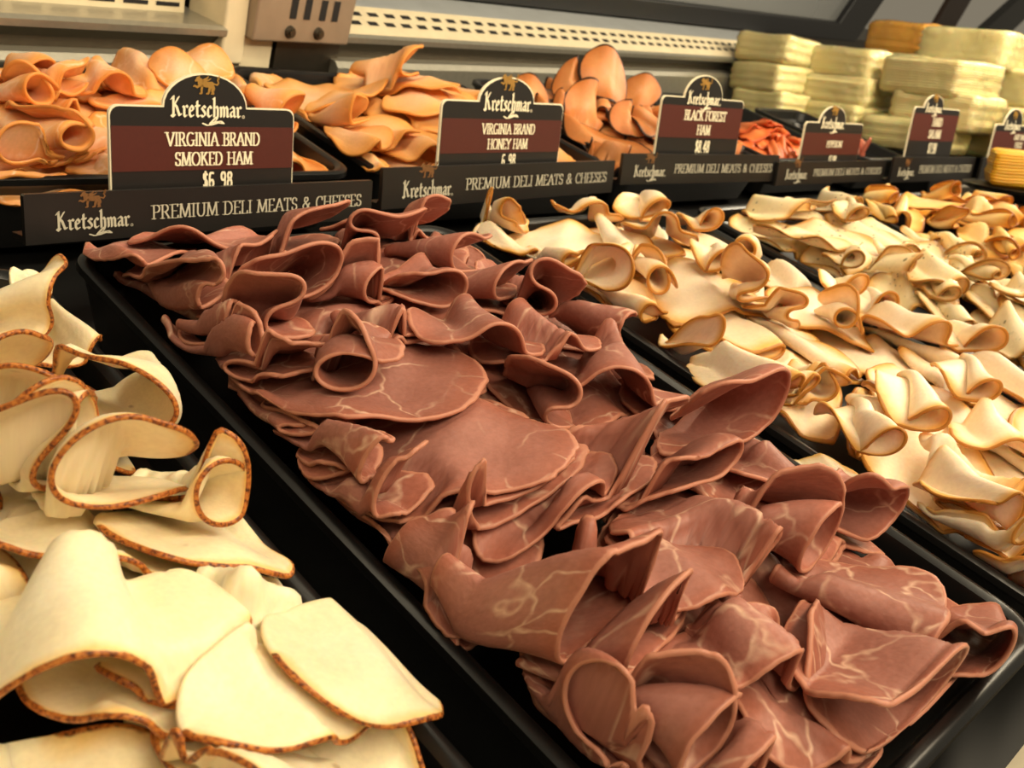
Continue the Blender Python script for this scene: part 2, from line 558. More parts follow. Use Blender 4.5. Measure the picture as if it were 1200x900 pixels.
def make_slice(name, it, th, material, label, cat, group):
    G, rad, flat = it['G'], it['info']['rad'], it['info']['flat']
    org = G.reshape(-1, 3).mean(0)
    org[2] = G[..., 2].min()
    V, F, R, UV = slice_mesh(G, rad, flat, th, org)
    me = bpy.data.meshes.new(name)
    me.vertices.add(len(V))
    me.vertices.foreach_set('co', V.ravel())
    me.loops.add(F.size)
    me.loops.foreach_set('vertex_index', F.ravel().astype(np.int32))
    me.polygons.add(len(F))
    me.polygons.foreach_set('loop_start', (np.arange(len(F)) * 4).astype(np.int32))
    me.update(calc_edges=True)
    me.validate()
    me.polygons.foreach_set('use_smooth', np.ones(len(me.polygons), bool))
    at_ = me.attributes.new('rad', 'FLOAT', 'POINT')
    at_.data.foreach_set('value', R.astype(np.float32))
    uvl = me.uv_layers.new(name='flat')
    vi = np.zeros(len(me.loops), np.int32)
    me.loops.foreach_get('vertex_index', vi)
    uvl.data.foreach_set('uv', UV[vi].astype(np.float32).ravel())
    me.materials.append(material)
    o = bpy.data.objects.new(name, me)
    COL.objects.link(o)
    o.matrix_world = DECK @ Matrix.Translation(org)
    tag(o, label, cat, group)
    return o


def hero(heap, kind, A, B, rho, label=None, rs=0.05, w=0.02, flip=1, seed=0, long=1.12, ns=45, nt=31, over=0.0, turn=(-2.7, -0.55), rtmax=.085, aim=None, **kw):
    rho *= 1.12
    if kind == 'T':
        rs = rho * 2.45
    rs = max(rs * 1.05 if kind != 'T' else rs, rho * (3.9 if kind == 'O' else 3.7 if kind in 'CPS' else 2.3 if kind == 'T' else 2.8))
    a, b = np.array(at(*A, w)), np.array(at(*B, w))
    d = b - a
    ln = np.linalg.norm(d)
    up = kind == 'U'
    if up:
        kind = 'F'
        kw.update(mouth=.5, droop=0.0)
        rs, rtmax = rs * .74, rs * .76
    P, rad, flat = sheet(kind, rs, min(max(0.02, ln / 2 * long), rtmax), rho, seed, flip=flip, ns=ns, nt=nt, **kw)
    if up:                                     # a slice standing on its edge, leaning back
        g_ = np.random.default_rng(seed + 7)
        tl = math.radians(g_.uniform(42, 58))
        y_, z_ = P[..., 1] - P[..., 1].min(), P[..., 2] - .25 * P[..., 0] ** 2 / rs
        P = np.stack([P[..., 0], y_ * math.cos(tl) - z_ * math.sin(tl), y_ * math.sin(tl) + z_ * math.cos(tl)], -1)
        P[..., 2] -= P[..., 2].min()
        turn = aim = None
    ang = math.atan2(d[1], d[0])
    ang = .85 + g_.uniform(-.4, .4) if up else min(max(ang if ang < 1.57 else ang - 2 * PI, turn[0]), turn[1])
    ctr = a + d / 2
    if aim:
        ang = np.random.default_rng(seed).uniform(*aim)
        rt_ = min(max(0.02, ln / 2 * long), rtmax)
        ctr = b - np.array([math.cos(ang), math.sin(ang)]) * rt_ * .75
    heap.drop(P, *ctr, ang, dict(rad=rad, flat=flat, label=label), over=over)


def build_heap(heap, name, material, th, cat, group, fill_label, prefix=''):
    heap.settle()
    for it in heap.items:
        lab = it['info'].get('label')
        make_slice(name, it, th, material, lab or fill_label, cat, group)


# ------------------------------------------------------------------ lettering drawn with a broad nib
def arc(cx, cy, rx, ry, a0, a1, n=10):
    return [(cx + rx * math.cos(math.radians(a0 + (a1 - a0) * i / n)), cy + ry * math.sin(math.radians(a0 + (a1 - a0) * i / n))) for i in range(n + 1)]


def hull(pts):
    pts = sorted(set((round(x, 7), round(y, 7)) for x, y in pts))

    def half(ps):
        h = []
        for p in ps:
            while len(h) > 1 and (h[-1][0] - h[-2][0]) * (p[1] - h[-2][1]) - (h[-1][1] - h[-2][1]) * (p[0] - h[-2][0]) <= 0:
                h.pop()
            h.append(p)
        return h[:-1]
    return half(pts) + half(pts[::-1])


# roman capitals: (advance, strokes, serif points); cap height 1
GL = {
    'A': (.80, [[(.06, 0), (.40, 1)], [(.40, 1), (.74, 0)], [(.18, .34), (.62, .34)]], [(.06, 0), (.74, 0)]),
    'B': (.68, [[(.14, 0), (.14, 1)], [(.14, 1), (.34, 1)] + arc(.34, .76, .20, .24, 90, -90), [(.14, .52), (.34, .52)] + arc(.36, .26, .24, .26, 90, -90) + [(.14, 0)]], [(.08, 0), (.08, 1)]),
    'C': (.78, [arc(.44, .5, .34, .5, 48, 312, 16), [(.67, .70), (.67, .92)]], []),
    'D': (.82, [[(.14, 0), (.14, 1)], [(.14, 1), (.32, 1)] + arc(.34, .5, .36, .5, 90, -90, 14) + [(.14, 0)]], [(.08, 0), (.08, 1)]),
    'E': (.64, [[(.14, 0), (.14, 1)], [(.14, 1), (.54, 1), (.54, .84)], [(.14, .52), (.44, .52)], [(.14, 0), (.56, 0), (.58, .18)]], [(.08, 0), (.08, 1)]),
    'F': (.60, [[(.14, 0), (.14, 1)], [(.14, 1), (.54, 1), (.54, .84)], [(.14, .52), (.44, .52)]], [(.14, 0), (.08, 1)]),
    'G': (.84, [arc(.44, .5, .34, .5, 50, 320, 16), [(.70, .08), (.70, .42)], [(.56, .42), (.80, .42)]], []),
    'H': (.86, [[(.14, 0), (.14, 1)], [(.70, 0), (.70, 1)], [(.14, .52), (.70, .52)]], [(.14, 0), (.14, 1), (.70, 0), (.70, 1)]),
    'I': (.34, [[(.17, 0), (.17, 1)]], [(.17, 0), (.17, 1)]),
    'K': (.78, [[(.14, 0), (.14, 1)], [(.14, .42), (.58, 1)], [(.30, .60), (.68, 0)]], [(.14, 0), (.14, 1), (.60, 1), (.68, 0)]),
    'L': (.62, [[(.14, 0), (.14, 1)], [(.14, 0), (.54, 0), (.57, .20)]], [(.08, 0), (.14, 1)]),
    'M': (.98, [[(.12, 0), (.18, 1)], [(.18, 1), (.49, .04)], [(.49, .04), (.80, 1)], [(.80, 1), (.86, 0)]], [(.12, 0), (.86, 0), (.13, 1), (.85, 1)]),
    'N': (.86, [[(.14, 0), (.14, 1)], [(.14, 1), (.72, 0)], [(.72, 0), (.72, 1)]], [(.14, 0), (.10, 1), (.72, 1)]),
    'O': (.90, [arc(.45, .5, .37, .5, 0, 360, 22)], []),
    'P': (.64, [[(.14, 0), (.14, 1)], [(.14, 1), (.34, 1)] + arc(.34, .74, .22, .26, 90, -90) + [(.14, .48)]], [(.14, 0), (.08, 1)]),
    'R': (.74, [[(.14, 0), (.14, 1)], [(.14, 1), (.34, 1)] + arc(.34, .75, .21, .25, 90, -90) + [(.14, .50)], [(.34, .50), (.66, 0)]], [(.14, 0), (.08, 1), (.67, 0)]),
    'S': (.60, [arc(.30, .75, .20, .25, 35, 250, 10) + arc(.30, .25, .22, .25, 80, -145, 10), [(.48, .76), (.48, .94)], [(.10, .06), (.10, .26)]], []),
    'T': (.70, [[(.35, 0), (.35, 1)], [(.06, .82), (.06, 1), (.64, 1), (.64, .82)]], [(.35, 0)]),
    'U': (.84, [[(.16, 1), (.16, .34)] + arc(.42, .34, .26, .34, 180, 360) + [(.68, 1)]], [(.16, 1), (.68, 1)]),
    'V': (.80, [[(.06, 1), (.40, 0)], [(.40, 0), (.74, 1)]], [(.06, 1), (.74, 1)]),
    'W': (1.1, [[(.06, 1), (.32, 0)], [(.32, 0), (.55, .9)], [(.55, .9), (.80, 0)], [(.80, 0), (1.04, 1)]], [(.06, 1), (1.04, 1), (.55, .95)]),
    'Y': (.76, [[(.06, 1), (.38, .48)], [(.38, .48), (.70, 1)], [(.38, .48), (.38, 0)]], [(.06, 1), (.70, 1), (.38, 0)]),
    '&': (.84, [[(.76, .02), (.22, .70)] + arc(.38, .80, .16, .19, 200, -20, 10) + [(.18, .42)] + arc(.32, .24, .22, .24, 140, 300, 10) + [(.70, .50)]], []),
    ' ': (.44, [], []),
}
# narrow figures for the price cards
DG = {
    '$': (.40, [arc(.18, .72, .13, .18, 30, 240, 8) + arc(.18, .30, .13, .20, 70, -150, 8), [(.18, .0), (.18, 1.0)]]),
    '0': (.50, [arc(.24, .5, .16, .44, 0, 360, 18)]), '1': (.36, [[(.08, .8), (.2, .95), (.2, 0)]]),
    '2': (.50, [arc(.24, .72, .16, .24, 170, -30, 8) + [(.08, .05), (.42, .05)]]),
    '3': (.50, [arc(.22, .74, .16, .22, 150, -80, 8), arc(.22, .27, .17, .25, 85, -150, 8)]),
    '4': (.52, [[(.34, 0), (.34, .95), (.06, .30), (.46, .30)]]),
    '6': (.50, [arc(.24, .27, .15, .25, 0, 360, 14), [(.09, .27), (.10, .62)] + arc(.26, .66, .16, .28, 175, 50, 8)]),
    '7': (.46, [[(.06, .95), (.42, .95), (.18, 0)]]),
    '8': (.50, [arc(.24, .73, .14, .21, 0, 360, 14), arc(.24, .26, .16, .25, 0, 360, 14)]),
    '9': (.50, [arc(.24, .70, .15, .25, 0, 360, 14), [(.39, .70), (.38, .34)] + arc(.22, .30, .16, .28, -5, -130, 8)]),
    '.': (.26, [[(.10, .03), (.13, .03)]]), ' ': (.42, []), '/': (.36, [[(.05, 0), (.30, 1)]]),
    'l': (.26, [[(.12, 0), (.12, 1)]]), 'b': (.46, [[(.1, 0), (.1, 1)], arc(.22, .3, .15, .27, 0, 360, 12)]),
}
# black-letter minuscules; x height .56
BL = {
    'K': (.66, [[(.10, .96), (.16, 1.02), (.16, .02)], [(.16, .50), (.46, .98)], [(.24, .58), (.34, .50), (.50, .06), (.60, .10)], [(.04, .06), (.16, -.02), (.24, .06)], [(.04, .88), (.16, .98)]]),
    'r': (.36, [[(.06, .52), (.13, .46), (.13, .06), (.20, .0), (.26, .05)], [(.14, .46), (.26, .56), (.33, .48)]]),
    'e': (.40, [[(.30, .06), (.18, 0), (.09, .10), (.09, .42), (.20, .56), (.31, .44), (.28, .34), (.10, .26)]]),
    't': (.34, [[(.14, .80), (.14, .08), (.22, 0), (.30, .06)], [(.04, .56), (.28, .56)]]),
    's': (.36, [[(.29, .48), (.19, .56), (.08, .44), (.28, .20), (.27, .08), (.16, 0), (.05, .07)]]),
    'c': (.36, [[(.30, .46), (.20, .56), (.09, .42), (.09, .10), (.18, 0), (.30, .08)]]),
    'h': (.44, [[(.06, .96), (.12, 1.0), (.12, .02)], [(.12, .44), (.26, .56), (.34, .44), (.34, .06), (.28, -.12), (.20, -.20)]]),
    'm': (.62, [[(.05, .52), (.11, .46), (.11, .02)], [(.12, .44), (.22, .55), (.30, .44), (.30, .02)], [(.31, .44), (.42, .55), (.50, .44), (.50, .06), (.57, .02)]]),
    'a': (.42, [[(.08, .46), (.20, .56), (.31, .46), (.31, .08), (.39, .02)], [(.31, .34), (.14, .28), (.08, .16), (.14, .02), (.30, .12)]]),
}


def nib_text(text, font, h, width=None, xc=0.0, z0=0.0, nib=(.15, .05), ang=0.0, serif=0.0, y=0.0, space=0.0, flatten=1.0):
    """polygons of a line of lettering on the plane y, centred on xc; cap height h"""
    adv = sum(font[ch][0] + space for ch in text)
    sx = (width / adv) if width else h * flatten
    ca, sa = math.cos(ang), math.sin(ang)
    corners = [(i * nib[0] / 2 * ca - j * nib[1] / 2 * sa, i * nib[0] / 2 * sa + j * nib[1] / 2 * ca) for i, j in ((-1, -1), (1, -1), (1, 1), (-1, 1))]
    mb = MB()
    x = -adv / 2
    n = 0
    for ch in text:
        strokes = list(font[ch][1])
        if serif and len(font[ch]) > 2:
            for px_, pz_ in font[ch][2]:
                zz = pz_ + (nib[1] / 2 if pz_ < .5 else -nib[1] / 2)
                strokes.append([(px_ - serif, zz), (px_ + serif, zz)])
        for st in strokes:
            for p, q in zip(st[:-1], st[1:]):
                pts = hull([(p[0] + a, p[1] + b) for a, b in corners] + [(q[0] + a, q[1] + b) for a, b in corners])
                yy = y - (n % 7) * 4e-6
                mb.add([(xc + (x + a) * sx, yy, z0 + b * h) for a, b in pts], [tuple(range(len(pts)))])
                n += 1
        x += font[ch][0] + space
    return mb


LION = [  # (half thickness start, end, points) of a passant lion facing left, in a 2 x 1.2 box
    (.20, .17, [(-.42, .66), (-.05, .60), (.36, .62)]), (.25, .2, [(-.46, .72), (-.34, .62)]),
    (.16, .17, [(-.66, .92), (-.52, .82)]), (.10, .07, [(-.70, .90), (-.84, .82)]), (.05, .03, [(-.60, 1.02), (-.55, 1.14)]),
    (.09, .06, [(-.52, .56), (-.72, .42), (-.90, .50)]), (.06, .04, [(-.90, .50), (-1.0, .46)]),
    (.10, .06, [(-.36, .5), (-.42, .26), (-.40, .06)]), (.06, .05, [(-.40, .06), (-.54, .03)]),
    (.14, .08, [(.36, .58), (.48, .36), (.38, .20), (.46, .06)]), (.06, .05, [(.46, .06), (.32, .03)]),
    (.13, .07, [(.30, .54), (.18, .34), (.10, .06)]), (.06, .05, [(.10, .06), (-.04, .03)]),
    (.05, .05, [(.50, .66), (.74, .60), (.86, .74), (.76, .90), (.86, 1.06)]), (.09, .03, [(.84, 1.0), (.92, 1.16)]), (.05, .02, [(.86, 1.04), (.72, 1.12)]),
    (.09, .03, [(-.30, .84), (-.06, .96), (.10, 1.10)]), (.07, .03, [(-.2, .82), (.1, .88), (.26, .98)]),
]


def lion(scale, xc, z0, y):
    mb = MB()
    for k, (r0, r1, pts) in enumerate(LION):
        m = len(pts) - 1
        for i in range(m):
            ra, rb = r0 + (r1 - r0) * i / m, r0 + (r1 - r0) * (i + 1) / m
            h_ = hull([(pts[i][0] + ra * math.cos(t), pts[i][1] + ra * math.sin(t)) for t in np.linspace(0, 6.28, 10)] +
                      [(pts[i + 1][0] + rb * math.cos(t), pts[i + 1][1] + rb * math.sin(t)) for t in np.linspace(0, 6.28, 10)])
            mb.add([(xc + a * scale, y - ((k * 3 + i) % 9) * 4e-6, z0 + b * scale) for a, b in h_], [tuple(range(len(h_)))])
    return mb


def brand_logo(parent, xc, z0, w, y, white, gold, emblem=True):
    """black-letter name with its flourish, lion above"""
    h = w * 0.23
    nm = nib_text('Kretschmar', BL, h, w, xc, z0, nib=(.135, .045), ang=math.radians(38), y=y)
    sw = [(xc + a * w, z0 + b * h) for a, b in ((-.06, -.34), (.0, -.44), (.08, -.40), (.16, -.30), (.24, -.34), (.20, -.22), (.12, -.26), (.04, -.36), (.10, -.12), (.13, .0))]
    for k, (p, q) in enumerate(zip(sw[:-1], sw[1:])):
        pts = hull([(c[0] + i * w * .011, c[1] + j * w * .006) for c in (p, q) for i, j in ((-1, -1), (1, -1), (1, 1), (-1, 1))])
        nm.add([(a, y - (k % 5) * 4e-6, b) for a, b in pts], [tuple(range(len(pts)))])
    ring = arc(xc + w * .53, z0 + h * .03, w * .016, w * .016, 0, 360, 10)
    for p, q in zip(ring[:-1], ring[1:]):
        pts = hull([(c[0] + i * w * .004, c[1] + j * w * .004) for c in (p, q) for i, j in ((-1, -1), (1, -1), (1, 1), (-1, 1))])
        nm.add([(a, y, b) for a, b in pts], [tuple(range(len(pts)))])
    nm.build('brand_lettering', white, parent)
    lion(w * .19, xc, z0 + w * .27, y).build('lion_emblem', gold, parent)


# ------------------------------------------------------------------ the setting
fl = MB(); fl.box((-2.5, -2.5, -.05), (5.5, 4.5, 0))
tag(fl.build('floor', M['floor']), kind='structure')
wl = MB(); wl.box((-2.5, 4.4, 0), (5.5, 4.5, 3.0))
tag(wl.build('wall_back', M['wallpaint']), kind='structure')

# the refrigerated case: everything that is one fixed piece of it
case = empty('display_case', DECK)
tag(case, 'refrigerated deli display case with black deck and steel rear ledge, holding all the meat trays', 'display case')
mb = MB(); mb.box((-.9, .004, -.12), (3.2, 1.30, -.065)); mb.build('deck', M['deck'], case)
mb = MB(); mb.extr([(-.10, -.5), (.004, -.5), (.004, -.008), (-.002, 0), (-.092, 0), (-.10, -.012)], -.9, 3.2); mb.build('front_sill', M['white_sill'], case)
mb = MB(); mb.box((-.9, -.06, -1.1), (-.86, 1.3, -.12)); mb.box((3.16, -.06, -1.1), (3.2, 1.3, -.12)); mb.box((-.9, 1.05, -1.2), (3.2, 1.10, -.12)); mb.build('plinth', M['deck'], case)


def vrow(px, py, v):
    """height w at which a pixel's ray meets the vertical-ish plane v = const"""
    return hit(px, py, (0, v, 0), np.array([0, 1.0, 0]))


LEDGE = Matrix.Translation((.30, .885, 0)) @ Matrix.Rotation(math.atan(.125), 4, 'Z')   # the rear ledge runs at a slight angle to the rails


def lpart(name, material, prof, u0, u1, parent=None):
    mb = MB(); mb.extr(prof, u0, u1)
    return mb.build(name, material, parent or case, None if parent else LEDGE)


for u0, u1 in ((-1.0, .265), (.42, 1.78)):
    lpart('lower_lip', M['steel'], [(0, -.10), (.16, -.10), (.16, .003), (.006, .003), (0, -.003)], u0, u1)
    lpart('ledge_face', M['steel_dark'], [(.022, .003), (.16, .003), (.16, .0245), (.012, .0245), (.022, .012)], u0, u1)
    lpart('ledge_nose', M['steel'], [(.006, .0245), (.16, .0245), (.16, .031), (.010, .034), (.005, .031)], u0, u1)
strip = lpart('air_strip', M['cream_metal'], [(.010, .031), (.010, .034), (.060, .053), (.060, .031)], .42, 1.80)
pz = lambda y: .034 + (y - .010) * .38
mb = MB()
for k in range(46):
    for r_ in (0, 1):
        u, y0, e = .455 + k * .029 + r_ * .013, .026 + r_ * .016, .0005
        mb.add([(u, y0, pz(y0) + e), (u + .0165, y0, pz(y0) + e), (u + .0165, y0 + .007, pz(y0 + .007) + e), (u, y0 + .007, pz(y0 + .007) + e)], [(0, 1, 2, 3)])
mb.build('slots', M['slot'], strip)['kind'] = 'stuff'
lpart('upper_panel', M['bluegrey'], [(.060, .031), (.060, .053), (.112, .0598), (.112, .031)], .42, 1.80)
lpart('ledge_top', M['bluegrey'], [(.010, .029), (.010, .034), (.052, .0325), (.052, .029)], -1.0, .265)
pan = lpart('air_panel', M['cream_metal'], [(.052, .029), (.052, .0325), (.062, .15), (.075, .15), (.075, .029)], -1.0, .245)
mb = MB()
for k in range(9):
    u, yy = -.076 + k * .036, lambda z: .0514 + (z - .0325) * .085
    mb.add([(u, yy(.0385), .0385), (u + .027, yy(.0385), .0385), (u + .027, yy(.0425), .0425), (u, yy(.0425), .0425)], [(0, 1, 2, 3)])
mb.build('slots', M['slot'], pan)['kind'] = 'stuff'


# ------------------------------------------------------------------ trays
def rrect(u0, u1, v0, v1, r, n=6):
    p = []
    for cx_, cy_, a in ((u1 - r, v1 - r, 0), (u0 + r, v1 - r, 90), (u0 + r, v0 + r, 180), (u1 - r, v0 + r, 270)):
        p += [(cx_ + r * math.cos(math.radians(a + 90 * i / n)), cy_ + r * math.sin(math.radians(a + 90 * i / n))) for i in range(n + 1)]
    return p


def tray(u0, u1, v0, v1, label, dep=.055, material='black', name='serving_tray', step=True, cat='tray', group=None, lipw=.009):
    prof = [(.014, -dep), (.004, -.008), (0, -.004), (.0006, 0), (.003, .0014), (lipw - .003, .0012), (lipw, -.001)]
    prof += [(lipw + .003, -.014), (lipw + .005, -.0155), (lipw + .010, -.016), (lipw + .012, -.018)] if step else []
    prof += [(lipw + .022, -dep + .004), (lipw + .03, -dep + .002)]
    V, F, n = [], [], 28
    uc, vc = (u0 + u1) / 2, (v0 + v1) / 2
    for ins, w in prof:
        V += [(x - uc, y - vc, w + dep) for x, y in rrect(u0 + ins, u1 - ins, v0 + ins, v1 - ins, max(.008, .024 - ins * .5))]
    for k in range(len(prof) - 1):
        F += [(k * n + i, k * n + (i + 1) % n, (k + 1) * n + (i + 1) % n, (k + 1) * n + i) for i in range(n)]
    F.append(tuple((len(prof) - 1) * n + i for i in range(n)))
    F.append(tuple(n - 1 - i for i in range(n)))
    o = obj(name, V, F, M[material], None, None, smooth=True)
    md = o.modifiers.new('es', 'EDGE_SPLIT'); md.split_angle = math.radians(40)
    o.matrix_world = DECK @ Matrix.Translation((uc, vc, -dep))
    tag(o, label, cat, group)
    return o


FRONT = [(-.112, .209), (.235, .538), (.556, .860), (.882, 1.186), (1.208, 1.500)]
REAR = [(.205, .524), (.546, .876), (.906, 1.222), (1.240, 1.500), (1.530, 1.695)]
tray(*FRONT[0], .025, .515, 'black deli tray in the front left corner, filled with dark-edged turkey slices')
tray(*FRONT[1], .025, .530, 'large black deli tray in the middle, filled with roast beef slices')
tray(*FRONT[2], .025, .530, 'black deli tray filled with golden-edged turkey, right of the roast beef tray')
tray(*FRONT[3], .025, .530, 'black deli tray of herb-flecked turkey, behind the golden-edged turkey')
tray(*FRONT[4], .025, .530, 'black deli tray of smoked turkey rolls, right of the herb-flecked turkey')
tray(*REAR[0], .630, .872, 'rear black deli tray of smoked ham, behind the largest sign')
tray(*REAR[1], .630, .908, 'rear black deli tray of honey ham, behind the second sign from the left')
tray(*REAR[2], .640, .925, 'rear black deli tray of dark-rimmed ham, left of the black forest sign')
tray(*REAR[3], .650, .925, 'rear black deli tray of orange meat chips, left of the pepperoni sign')
tray(*REAR[4], .650, .880, 'rear black deli tray left of the hard salami sign, in front of the cheese')
tray(-.150, .186, .630, .818, 'rear black deli tray at the far left edge of the photo, corner showing', step=True)
tray(1.530, 1.86, .06, .545, 'dull steel pan at the right end of the front row', material='steel_dark', name='steel_pan', cat='pan')


# ------------------------------------------------------------------ name rails and price signs
def frame3(p, q):
    """matrix: x along p->q (flattened to horizontal in the world), z true up, y away from the viewer"""
    P, Q = D(*p), D(*q)
    x = (Q - P); x.z = 0; x.normalize()
    z = Vector((0, 0, 1))
    y = z.cross(x)
    m = Matrix((x, y, z)).transposed().to_4x4()
    m.translation = P
    return m, (Q - P).length


RAILS = []


def rail(bl, br, top, label, text=True):
    p = np.append(at(*bl), 0.0); q = np.append(at(*br), 0.0)
    mw, L = frame3(p, q)
    mw.translation = mw.translation + mw.to_3x3() @ Vector((0, 0, -.004))
    n = np.cross(q - p, UPD)
    hgt = np.dot(hit(*top, p, n) - p, UPD) + .004
    o = empty('name_rail', mw)
    tag(o, label, 'sign rail', 'black name rails between the front and rear trays')
    mb = MB()
    mb.prism([(0, 0), (L, 0), (L, hgt - .001), (L - .001, hgt), (.001, hgt), (0, hgt - .001)], 0, .004)
    mb.extr([(.004, 0), (.022, 0), (.022, .004), (.008, .004), (.004, .010)], 0.002, L - .002)
    mb.build('rail_body', M['signblack'], o)
    lw = L * .175
    brand_logo(o, L * .155, hgt * .26, lw, -.0004, M['railgrey'], M['golddim'])
    nib_text('PREMIUM DELI MEATS & CHEESES', GL, hgt * .30, L * .66, L * .63, hgt * .36, nib=(.12, .045), serif=.12, y=-.0004).build('slogan_lettering', M['railgrey'], o)
    RAILS.append((p, q, hgt, mw))
    return o


rail((30, 280), (435, 243), (30, 228), 'black name rail in front of the smoked ham sign, nearest rail at left')
rail((447, 240), (718, 213), (450, 197), 'black name rail in front of the honey ham sign, second rail from the left')
rail((727, 212), (908, 212), (732, 180), 'black name rail in front of the black forest ham sign')
rail((909, 214), (1035, 208), (910, 190), 'black name rail in front of the pepperoni sign')
rail((1043, 211), (1138, 209), (1044, 184), 'black name rail in front of the hard salami sign')
rail((1146, 212), (1240, 212), (1147, 185), 'black name rail at the right edge of the photo, behind the yellow cheese')


def sign(k, bl, br, tl, arch_l, arch_r, arch_top, lines, price, label, pz=.12, small=None):
    """price card standing just behind rail k"""
    p, q, hgt, mw = RAILS[k]
    nrm = np.cross(q - p, UPD); nrm /= np.linalg.norm(nrm)
    if nrm[1] < 0:
        nrm = -nrm
    p0 = p + nrm * .010
    inv = mw.inverted()
    loc = lambda px: inv @ D(*hit(*px, p0, nrm))
    a, b, c, d, e, f = loc(bl), loc(br), loc(tl), loc(arch_l), loc(arch_r), loc(arch_top)
    W = b.x - a.x
    base = .010                      # the card's foot stands in the rail's slot
    o = empty('price_sign', mw @ Matrix.Translation((a.x, .0105, base)))
    tag(o, label, 'price sign', 'deli price signs in the name rails')
    H, HT = c.z - base, f.z - base
    ax0, ax1 = d.x - a.x, e.x - a.x
    vis = a.z - base                 # hidden height behind the rail

    def outline(g):
        r = min(.006, W * .05)
        pts = [(g, g), (W - g, g)]
        pts += [(W - g - r + r * math.cos(math.radians(t)), H - g - r + r * math.sin(math.radians(t))) for t in (0, 22, 45, 68, 90)]
        xm, rx, rz = (ax0 + ax1) / 2, (ax1 - ax0) / 2 - g, HT - H
        pts += [(xm + rx * math.cos(math.radians(t)), H - g + rz * math.sin(math.radians(t))) for t in range(0, 181, 12)]
        pts += [(g + r - r * math.cos(math.radians(t)), H - g - r + r * math.sin(math.radians(t))) for t in (90, 68, 45, 22, 0)]
        return pts
    mb = MB(); mb.prism(outline(0), 0, .0022); mb.build('card', M['signwhite'], o)
    g = W * .007
    mb = MB(); mb.prism(outline(g), -.0005, 0.0001); mb.build('card_face', M['signblack'], o)
    hv = H - vis
    zb0, zb1 = vis + hv * pz, vis + hv * (pz + .55)
    mb = MB(); mb.prism([(g, zb0), (W - g, zb0), (W - g, zb1), (g, zb1)], -.0008, 0); mb.build('colour_band', M['maroon'], o)
    ch = hv * (.168 if len(lines) == 2 else .16)
    for i, t in enumerate(lines):
        z = (zb0 + zb1) / 2 + (hv * .035 if i == 0 else -hv * .215) if len(lines) == 2 else (zb0 + zb1) / 2 - ch / 2
        adv = sum(GL[x][0] for x in t)
        nib_text(t, GL, ch, min(W * .84, adv * ch * .90), W * .53, z, nib=(.17, .06), serif=.13, y=-.0012).build('name_lettering', M['signwhite'], o)
    ph = hv * .22
    nib_text(price, DG, ph, None, W * .55, vis + hv * pz * .88 - ph, nib=(.14, .08), y=-.0010, flatten=.9).build('price_figures', M['signwhite'], o)
    brand_logo(o, (ax0 + ax1) / 2, H - (ax1 - ax0) * .10, (ax1 - ax0) * .84, -.0010, M['signwhite'], M['gold'])
    return o


sign(0, (130, 221), (343, 206), (128, 122), (191, 120), (290, 118), (242, 86), ['VIRGINIA BRAND', 'SMOKED HAM'], '$6 98', 'largest price sign, reading virginia brand smoked ham, at left above the roast beef', pz=.20, small=.75)
sign(1, (513, 192), (654, 186), (519, 116), (562, 114), (627, 115), (596, 90), ['VIRGINIA BRAND', 'HONEY HAM'], '6 98', 'price sign reading virginia brand honey ham, second from the left', pz=.16, small=.70)
sign(2, (767, 181), (862, 182), (774, 111), (803, 110), (848, 109), (827, 88), ['BLACK FOREST', 'HAM'], '$8.48', 'price sign reading black forest ham with the full price showing, mid background', pz=.30)
sign(3, (936, 190), (1004, 187), (940, 142), (961, 142), (992, 141), (977, 124), ['PEPPERONI'], '$7.98', 'price sign reading pepperoni, in front of the cheese stack', pz=.18, small=.8)
sign(4, (1060, 183), (1113, 183), (1067, 124), (1084, 124), (1106, 126), (1096, 111), ['HARD', 'SALAMI'], '$7.98', 'price sign reading hard salami, second from the right', pz=.32)
sign(5, (1158, 184), (1215, 184), (1165, 145), (1177, 145), (1198, 146), (1188, 127), ['BABY SWISS', 'CHEESE'], '$6.17', 'price sign cut by the right edge of the photo, behind the yellow cheese', pz=.24)


# ------------------------------------------------------------------ the meat
def random_layer(heap, n, u, v, kinds, rs, rho, seed, ang=(-2.9, -1.2), ns=31, nt=23, ragged=0, half=0.0):
    rng = np.random.default_rng(seed)
    pts = []
    while len(pts) < n:                       # well-spread positions
        c = [(rng.uniform(*u), rng.uniform(*v)) for _ in range(12)]
        pts.append(max(c, key=lambda p: min([1] + [math.hypot(p[0] - q[0], p[1] - q[1]) for q in pts])))
    for i, (x, y) in enumerate(pts):
        k = kinds[rng.integers(len(kinds))]
        P, rad, flat = sheet(k, rs * rng.uniform(.85, 1.1), rs * rng.uniform(.8, 1.05), rho * rng.uniform(.7, 1.2), int(rng.integers(1e6)), ns=ns, nt=nt,
                             flip=rng.choice([-1, 1]), ragged=ragged, half=half)
        heap.drop(P, x, y, rng.uniform(*ang), dict(rad=rad, flat=flat, label=None))


TH = .0021
h1 = Heap(*FRONT[1], .025, .530, -.022, .010, TH, 5, 6)
random_layer(h1, 26, (.285, .49), (.08, .48), 'FFWC', .055, .009, 5, ragged=.4)
